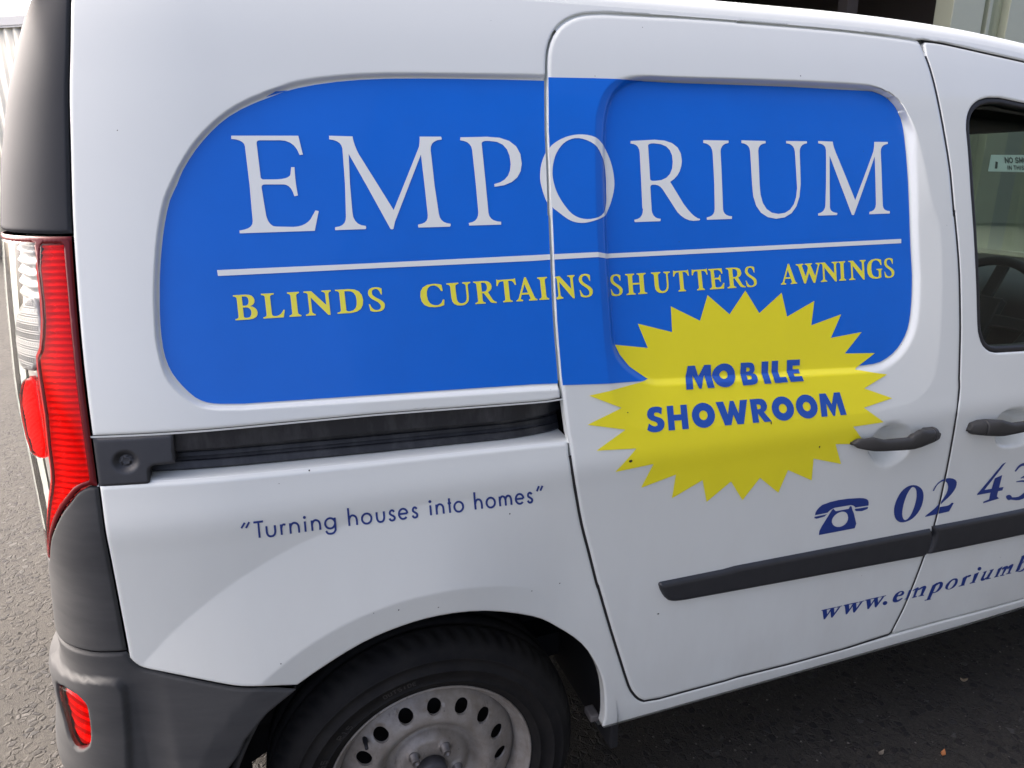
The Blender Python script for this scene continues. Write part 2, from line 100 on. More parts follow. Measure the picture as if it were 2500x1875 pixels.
D_shutters=[[[4031,12773,4026,12680,4011,12680,3999,12721,3983,12750,3962,12767,3936,12773,3910,12768,3891,12755,3880,12736,3876,12709,3881,12687,3895,12665,3918,12644,3951,12623,3997,12595,4030,12568,4050,12541,4057,12514,4049,12468,4023,12435,3980,12416,3919,12409,3892,12411,3867,12415,3845,12422,3826,12432,3811,12537,3829,12537,3845,12493,3867,12461,3894,12442,3927,12436,3955,12440,3976,12451,3988,12469,3992,12492,3987,12518,3971,12543,3946,12567,3911,12589,3870,12617,3840,12646,3823,12676,3817,12709,3826,12748,3850,12777,3889,12793,3941,12799,3966,12798,3989,12793,4011,12785]],[[4133,12417,4321,12416,4321,12435,4300,12439,4286,12447,4277,12458,4274,12473,4273,12594,4419,12594,4420,12473,4417,12458,4408,12447,4394,12439,4373,12435,4373,12416,4564,12416,4563,12435,4540,12439,4524,12446,4514,12458,4511,12473,4508,12737,4511,12752,4520,12763,4537,12771,4559,12775,4559,12794,4370,12793,4370,12774,4391,12771,4405,12763,4414,12752,4417,12737,4418,12624,4272,12624,4272,12736,4275,12751,4283,12763,4298,12770,4319,12774,4318,12793,4131,12792,4131,12774,4154,12770,4170,12762,4179,12751,4182,12736,4184,12473,4181,12458,4171,12447,4155,12439,4133,12435]],[[4674,12794,4674,12775,4699,12770,4716,12761,4727,12749,4731,12734,4734,12549,4744,12487,4774,12443,4822,12417,4890,12408,4953,12417,4998,12444,5025,12489,5033,12552,5029,12734,5032,12750,5041,12762,5056,12771,5077,12776,5077,12795,4939,12795,4939,12776,4962,12771,4979,12762,4989,12750,4993,12734,4996,12560,4991,12510,4974,12474,4946,12451,4905,12442,4869,12449,4844,12470,4828,12504,4822,12552,4819,12734,4822,12749,4833,12761,4850,12770,4875,12776,4874,12795]],[[5240,12415,5407,12415,5406,12434,5388,12438,5375,12446,5367,12457,5363,12473,5356,12769,5390,12770,5416,12765,5437,12752,5453,12729,5465,12697,5490,12698,5476,12812,5452,12796,5176,12795,5151,12811,5143,12697,5167,12697,5178,12728,5193,12751,5213,12765,5238,12769,5273,12769,5280,12473,5278,12457,5270,12446,5257,12438,5239,12435]],[[5654,12415,5826,12415,5825,12434,5806,12438,5792,12446,5784,12457,5781,12472,5770,12771,5806,12771,5832,12766,5854,12753,5871,12730,5884,12698,5909,12698,5894,12813,5869,12798,5585,12797,5560,12812,5553,12698,5577,12698,5588,12729,5603,12752,5624,12766,5650,12770,5685,12770,5695,12472,5693,12457,5685,12446,5672,12438,5653,12434]],[[5940,12415,6260,12415,6275,12522,6252,12522,6232,12488,6207,12464,6177,12448,6142,12442,6110,12442,6086,12447,6072,12457,6066,12472,6061,12595,6122,12595,6144,12592,6160,12583,6172,12567,6179,12545,6199,12545,6194,12676,6173,12676,6168,12654,6158,12638,6142,12629,6121,12626,6060,12626,6054,12771,6129,12772,6160,12766,6186,12752,6206,12729,6220,12699,6244,12699,6233,12799,5926,12798,5926,12779,5947,12775,5963,12768,5973,12758,5978,12744,5989,12469,5985,12455,5975,12445,5960,12438,5939,12434]],[[6343,12414,6544,12414,6543,12434,6521,12437,6504,12445,6494,12457,6491,12472,6485,12592,6518,12592,6644,12430,6661,12423,6687,12417,6721,12413,6763,12410,6762,12430,6738,12438,6717,12449,6699,12461,6684,12476,6601,12607,6637,12625,6662,12646,6677,12671,6680,12700,6668,12744,6637,12775,6586,12793,6517,12799,6326,12799,6327,12780,6351,12776,6368,12769,6380,12759,6386,12745,6399,12468,6394,12455,6383,12444,6366,12437,6342,12434],[6476,12772,6510,12773,6543,12766,6567,12752,6582,12728,6588,12696,6585,12662,6572,12638,6549,12624,6517,12619,6483,12619]],[[6991,12782,6991,12685,6975,12685,6960,12727,6941,12757,6917,12775,6890,12781,6863,12776,6843,12763,6833,12743,6830,12716,6836,12693,6852,12670,6878,12648,6914,12627,6965,12598,7002,12570,7024,12542,7033,12515,7027,12467,7001,12433,6956,12413,6892,12406,6863,12408,6837,12412,6813,12419,6793,12429,6771,12538,6789,12538,6809,12492,6834,12459,6864,12440,6899,12433,6929,12438,6950,12450,6962,12467,6965,12491,6958,12518,6940,12544,6912,12568,6874,12592,6828,12620,6795,12650,6775,12682,6767,12715,6775,12756,6799,12785,6838,12802,6894,12808,6920,12807,6945,12802,6969,12793]]]
D_awnings=[[[7609,12415,7736,12415,7736,12434,7716,12438,7703,12445,7698,12455,7700,12468,7720,12521,7856,12522,7880,12461,7881,12450,7876,12443,7865,12437,7848,12434,7848,12415,8008,12415,8008,12434,7993,12438,7980,12446,7969,12459,7960,12476,7835,12810,7803,12810,7660,12472,7651,12457,7640,12446,7625,12438,7609,12434],[7733,12552,7844,12552,7794,12696]],[[8001,12795,8001,12776,8021,12773,8038,12766,8052,12756,8062,12742,8183,12407,8226,12407,8320,12614,8419,12407,8462,12407,8583,12745,8591,12758,8599,12769,8610,12776,8622,12779,8622,12798,8496,12798,8496,12779,8520,12775,8537,12768,8545,12758,8546,12744,8469,12545,8377,12744,8372,12757,8376,12768,8388,12775,8409,12778,8409,12797,8223,12796,8223,12777,8245,12774,8263,12767,8276,12757,8284,12743,8296,12705,8233,12545,8154,12743,8152,12756,8156,12767,8167,12774,8186,12777,8186,12796]],[[8603,12414,8766,12414,8766,12433,8742,12439,8725,12450,8715,12465,8712,12484,8713,12699,8977,12406,9014,12406,9016,12739,9021,12756,9030,12768,9044,12777,9063,12781,9063,12800,8906,12800,8906,12780,8930,12776,8947,12768,8957,12755,8961,12738,8959,12569,8732,12799,8605,12798,8605,12779,8629,12776,8648,12771,8661,12763,8668,12753,8666,12484,8662,12465,8650,12450,8630,12440,8603,12434]],[[9077,12414,9257,12414,9257,12433,9237,12439,9223,12448,9214,12460,9210,12476,9212,12739,9216,12755,9225,12767,9239,12776,9259,12782,9259,12801,9080,12800,9079,12781,9099,12776,9113,12767,9122,12755,9126,12739,9124,12476,9120,12460,9111,12448,9097,12439,9077,12433]],[[9335,12414,9501,12413,9501,12433,9477,12439,9459,12450,9449,12464,9446,12484,9447,12701,9714,12405,9751,12405,9752,12741,9757,12759,9767,12772,9781,12780,9799,12784,9799,12804,9641,12803,9641,12784,9665,12780,9683,12771,9693,12758,9696,12741,9695,12570,9466,12802,9338,12802,9337,12782,9362,12779,9381,12774,9394,12766,9401,12755,9400,12484,9396,12464,9384,12450,9364,12439,9335,12433]],[[10218,12786,10221,12680,10196,12680,10173,12726,10143,12759,10107,12779,10065,12786,10011,12775,9972,12743,9949,12691,9940,12617,9949,12538,9975,12482,10019,12448,10080,12437,10105,12438,10123,12444,10134,12454,10138,12468,10138,12554,10134,12567,10123,12576,10105,12582,10080,12586,10080,12605,10237,12606,10237,12586,10223,12583,10212,12576,10206,12567,10204,12555,10204,12429,10167,12418,10129,12411,10092,12407,10055,12405,9954,12418,9883,12456,9840,12520,9826,12609,9841,12698,9886,12761,9961,12800,10065,12813,10109,12811,10149,12806,10185,12798]],[[10539,12788,10532,12689,10515,12689,10502,12732,10483,12763,10460,12781,10431,12787,10401,12781,10380,12768,10367,12748,10363,12720,10368,12697,10384,12674,10410,12652,10447,12630,10499,12600,10536,12572,10558,12543,10566,12515,10556,12467,10527,12432,10478,12412,10410,12405,10379,12406,10351,12411,10327,12418,10306,12429,10289,12539,10309,12539,10327,12492,10351,12459,10382,12439,10418,12432,10451,12438,10474,12449,10487,12467,10492,12492,10486,12519,10469,12545,10441,12570,10402,12594,10355,12623,10322,12653,10302,12685,10295,12720,10306,12761,10334,12791,10377,12809,10437,12815,10464,12813,10491,12808,10515,12800]]]
D_mobile=[[[5221,10602,5372,10596,5374,10633,5376,10670,5384,10703,5401,10732,5419,10761,5432,10792,5436,10827,5451,10791,5458,10759,5460,10729,5463,10699,5474,10665,5492,10628,5510,10591,5561,10589,5573,10625,5585,10660,5604,10693,5632,10721,5660,10748,5683,10778,5698,10813,5703,10777,5699,10746,5691,10718,5684,10689,5685,10656,5693,10620,5701,10583,5855,10578,5847,10613,5839,10648,5838,10680,5844,10708,5853,10735,5857,10765,5852,10799,5853,10832,5854,10865,5855,10898,5856,10931,5857,10963,5858,10996,5708,11002,5687,10973,5667,10944,5646,10915,5625,10886,5605,10857,5584,10828,5566,10798,5554,10830,5544,10860,5535,10890,5526,10920,5516,10951,5507,10981,5498,11011,5338,11017,5329,10986,5320,10955,5311,10924,5302,10893,5292,10862,5283,10831,5279,10796,5266,10765,5248,10737,5232,10708,5225,10675,5223,10638]],[[6403,10751,6399,10781,6398,10812,6388,10840,6378,10868,6359,10893,6341,10918,6316,10937,6290,10957,6229,10982,6162,10993,6093,10988,6027,10968,5997,10951,5967,10935,5943,10913,5919,10891,5903,10865,5886,10839,5877,10810,5871,10781,5874,10752,5870,10727,5873,10704,5877,10681,5894,10659,5917,10635,5947,10615,5977,10595,6045,10569,6116,10559,6185,10564,6247,10585,6272,10602,6297,10618,6316,10640,6341,10659,6363,10680,6385,10701,6397,10724],[6232,10761,6228,10784,6221,10806,6208,10824,6190,10839,6168,10849,6144,10854,6119,10852,6095,10844,6073,10831,6056,10814,6043,10794,6040,10771,6043,10749,6048,10731,6057,10715,6072,10703,6092,10695,6116,10692,6142,10693,6168,10699,6193,10709,6214,10722,6228,10739]],[[6514,10552,6727,10544,6801,10552,6849,10575,6860,10594,6872,10612,6879,10633,6889,10654,6890,10667,6891,10681,6879,10703,6853,10722,6816,10736,6841,10752,6859,10773,6869,10801,6872,10835,6868,10862,6863,10888,6850,10908,6837,10927,6796,10951,6739,10961,6550,10968,6546,10934,6543,10899,6539,10865,6535,10830,6531,10796,6527,10761,6529,10728,6522,10701,6512,10675,6503,10648,6501,10619,6508,10586],[6676,10863,6714,10861,6733,10858,6747,10849,6754,10836,6755,10818,6751,10802,6741,10791,6726,10785,6706,10784,6667,10786,6670,10812,6673,10837],[6663,10702,6716,10699,6739,10696,6754,10689,6761,10678,6759,10663,6750,10651,6737,10642,6719,10637,6695,10636,6641,10638,6647,10660,6655,10681]],[[7025,10533,7187,10527,7178,10558,7170,10590,7171,10617,7178,10642,7186,10666,7191,10693,7188,10724,7191,10761,7194,10797,7197,10833,7200,10869,7203,10906,7206,10942,7048,10948,7045,10913,7041,10877,7038,10841,7035,10805,7032,10769,7028,10733,7031,10701,7026,10675,7018,10650,7010,10625,7009,10597,7016,10565]],[[7275,10523,7591,10512,7583,10536,7575,10559,7567,10583,7566,10604,7416,10609,7423,10632,7430,10656,7433,10682,7430,10713,7432,10750,7435,10786,7438,10823,7440,10859,7443,10896,7446,10932,7292,10939,7289,10902,7286,10866,7283,10829,7280,10792,7277,10756,7274,10719,7277,10688,7273,10662,7265,10638,7259,10613,7257,10586,7266,10555]],[[7655,10509,7984,10497,7974,10520,7965,10543,7955,10566,7949,10589,7769,10597,7770,10620,7774,10642,7933,10633,7938,10656,7944,10682,7953,10717,7795,10726,7797,10763,7799,10800,7977,10791,7978,10821,7980,10851,7981,10881,7983,10911,7663,10924,7660,10886,7658,10849,7656,10811,7653,10774,7651,10736,7644,10700,7639,10673,7633,10649,7627,10625,7626,10600,7633,10570,7644,10540]]]
D_showroom=[[[4656,10328,4630,10213,4601,10234,4573,10249,4545,10258,4519,10262,4499,10261,4484,10255,4476,10244,4472,10229,4476,10216,4487,10204,4505,10192,4531,10182,4597,10157,4643,10126,4671,10088,4680,10042,4663,9980,4624,9938,4562,9913,4479,9908,4427,9914,4380,9926,4336,9945,4297,9971,4346,10084,4379,10055,4411,10034,4443,10021,4473,10015,4497,10017,4514,10023,4524,10033,4528,10049,4525,10064,4515,10077,4499,10089,4476,10100,4407,10127,4358,10160,4330,10199,4322,10245,4341,10302,4380,10342,4437,10364,4514,10369,4554,10365,4591,10357,4625,10344]],[[4753,9905,4893,9899,4895,10069,5053,10062,5053,9892,5195,9886,5196,10333,5056,10339,5054,10170,4896,10176,4899,10345,4761,10350]],[[5806,10085,5795,10146,5768,10204,5726,10254,5671,10292,5608,10318,5542,10329,5475,10323,5414,10303,5360,10268,5320,10221,5295,10167,5286,10107,5295,10046,5321,9989,5362,9938,5417,9899,5480,9873,5548,9862,5616,9867,5679,9888,5733,9923,5773,9970,5798,10025],[5638,10092,5634,10116,5625,10138,5609,10157,5590,10172,5568,10181,5543,10186,5519,10183,5497,10175,5478,10162,5463,10144,5454,10123,5451,10100,5454,10076,5464,10054,5479,10035,5498,10020,5521,10010,5546,10006,5570,10008,5592,10016,5611,10030,5626,10048,5635,10069]],[[5844,10308,6017,10301,6097,10056,6169,10296,6256,10292,6347,10045,6403,10286,6572,10280,6447,9834,6298,9840,6223,10032,6157,9846,6010,9852]],[[6659,9825,6808,9818,6796,9982,6805,9982,6931,9813,7108,9806,6943,10003,6983,10023,7011,10050,7027,10085,7030,10127,7008,10187,6968,10231,6912,10258,6838,10270,6633,10278],[6785,10163,6819,10162,6844,10157,6862,10147,6874,10133,6879,10114,6876,10095,6867,10081,6850,10073,6825,10071,6790,10073]],[[7674,10010,7658,10072,7625,10130,7578,10181,7519,10221,7452,10247,7383,10258,7315,10252,7253,10231,7201,10196,7163,10148,7140,10093,7136,10032,7150,9970,7182,9912,7228,9861,7287,9821,7355,9794,7427,9783,7495,9788,7558,9810,7612,9845,7650,9892,7671,9948],[7500,10017,7495,10041,7483,10063,7466,10082,7445,10098,7421,10108,7395,10112,7370,10110,7348,10102,7330,10088,7316,10070,7308,10048,7307,10025,7312,10001,7324,9979,7341,9959,7362,9944,7386,9934,7412,9929,7437,9932,7459,9940,7478,9954,7492,9972,7500,9993]],[[8264,9986,8247,10048,8212,10107,8164,10158,8103,10198,8036,10224,7967,10235,7899,10230,7838,10208,7787,10173,7750,10125,7730,10069,7728,10008,7744,9945,7777,9887,7824,9836,7884,9796,7952,9769,8024,9757,8092,9763,8154,9784,8207,9819,8244,9867,8263,9924],[8091,9993,8085,10017,8072,10039,8055,10059,8033,10074,8009,10084,7983,10089,7959,10087,7937,10078,7919,10064,7905,10046,7898,10025,7898,10001,7904,9977,7916,9954,7934,9935,7956,9919,7980,9909,8006,9905,8031,9907,8053,9915,8071,9929,8084,9947,8091,9969]],[[8343,9753,8497,9747,8494,9999,8639,9741,8691,9739,8763,9988,8834,9733,8991,9726,8866,10191,8712,10197,8632,9971,8497,10205,8333,10212]]]
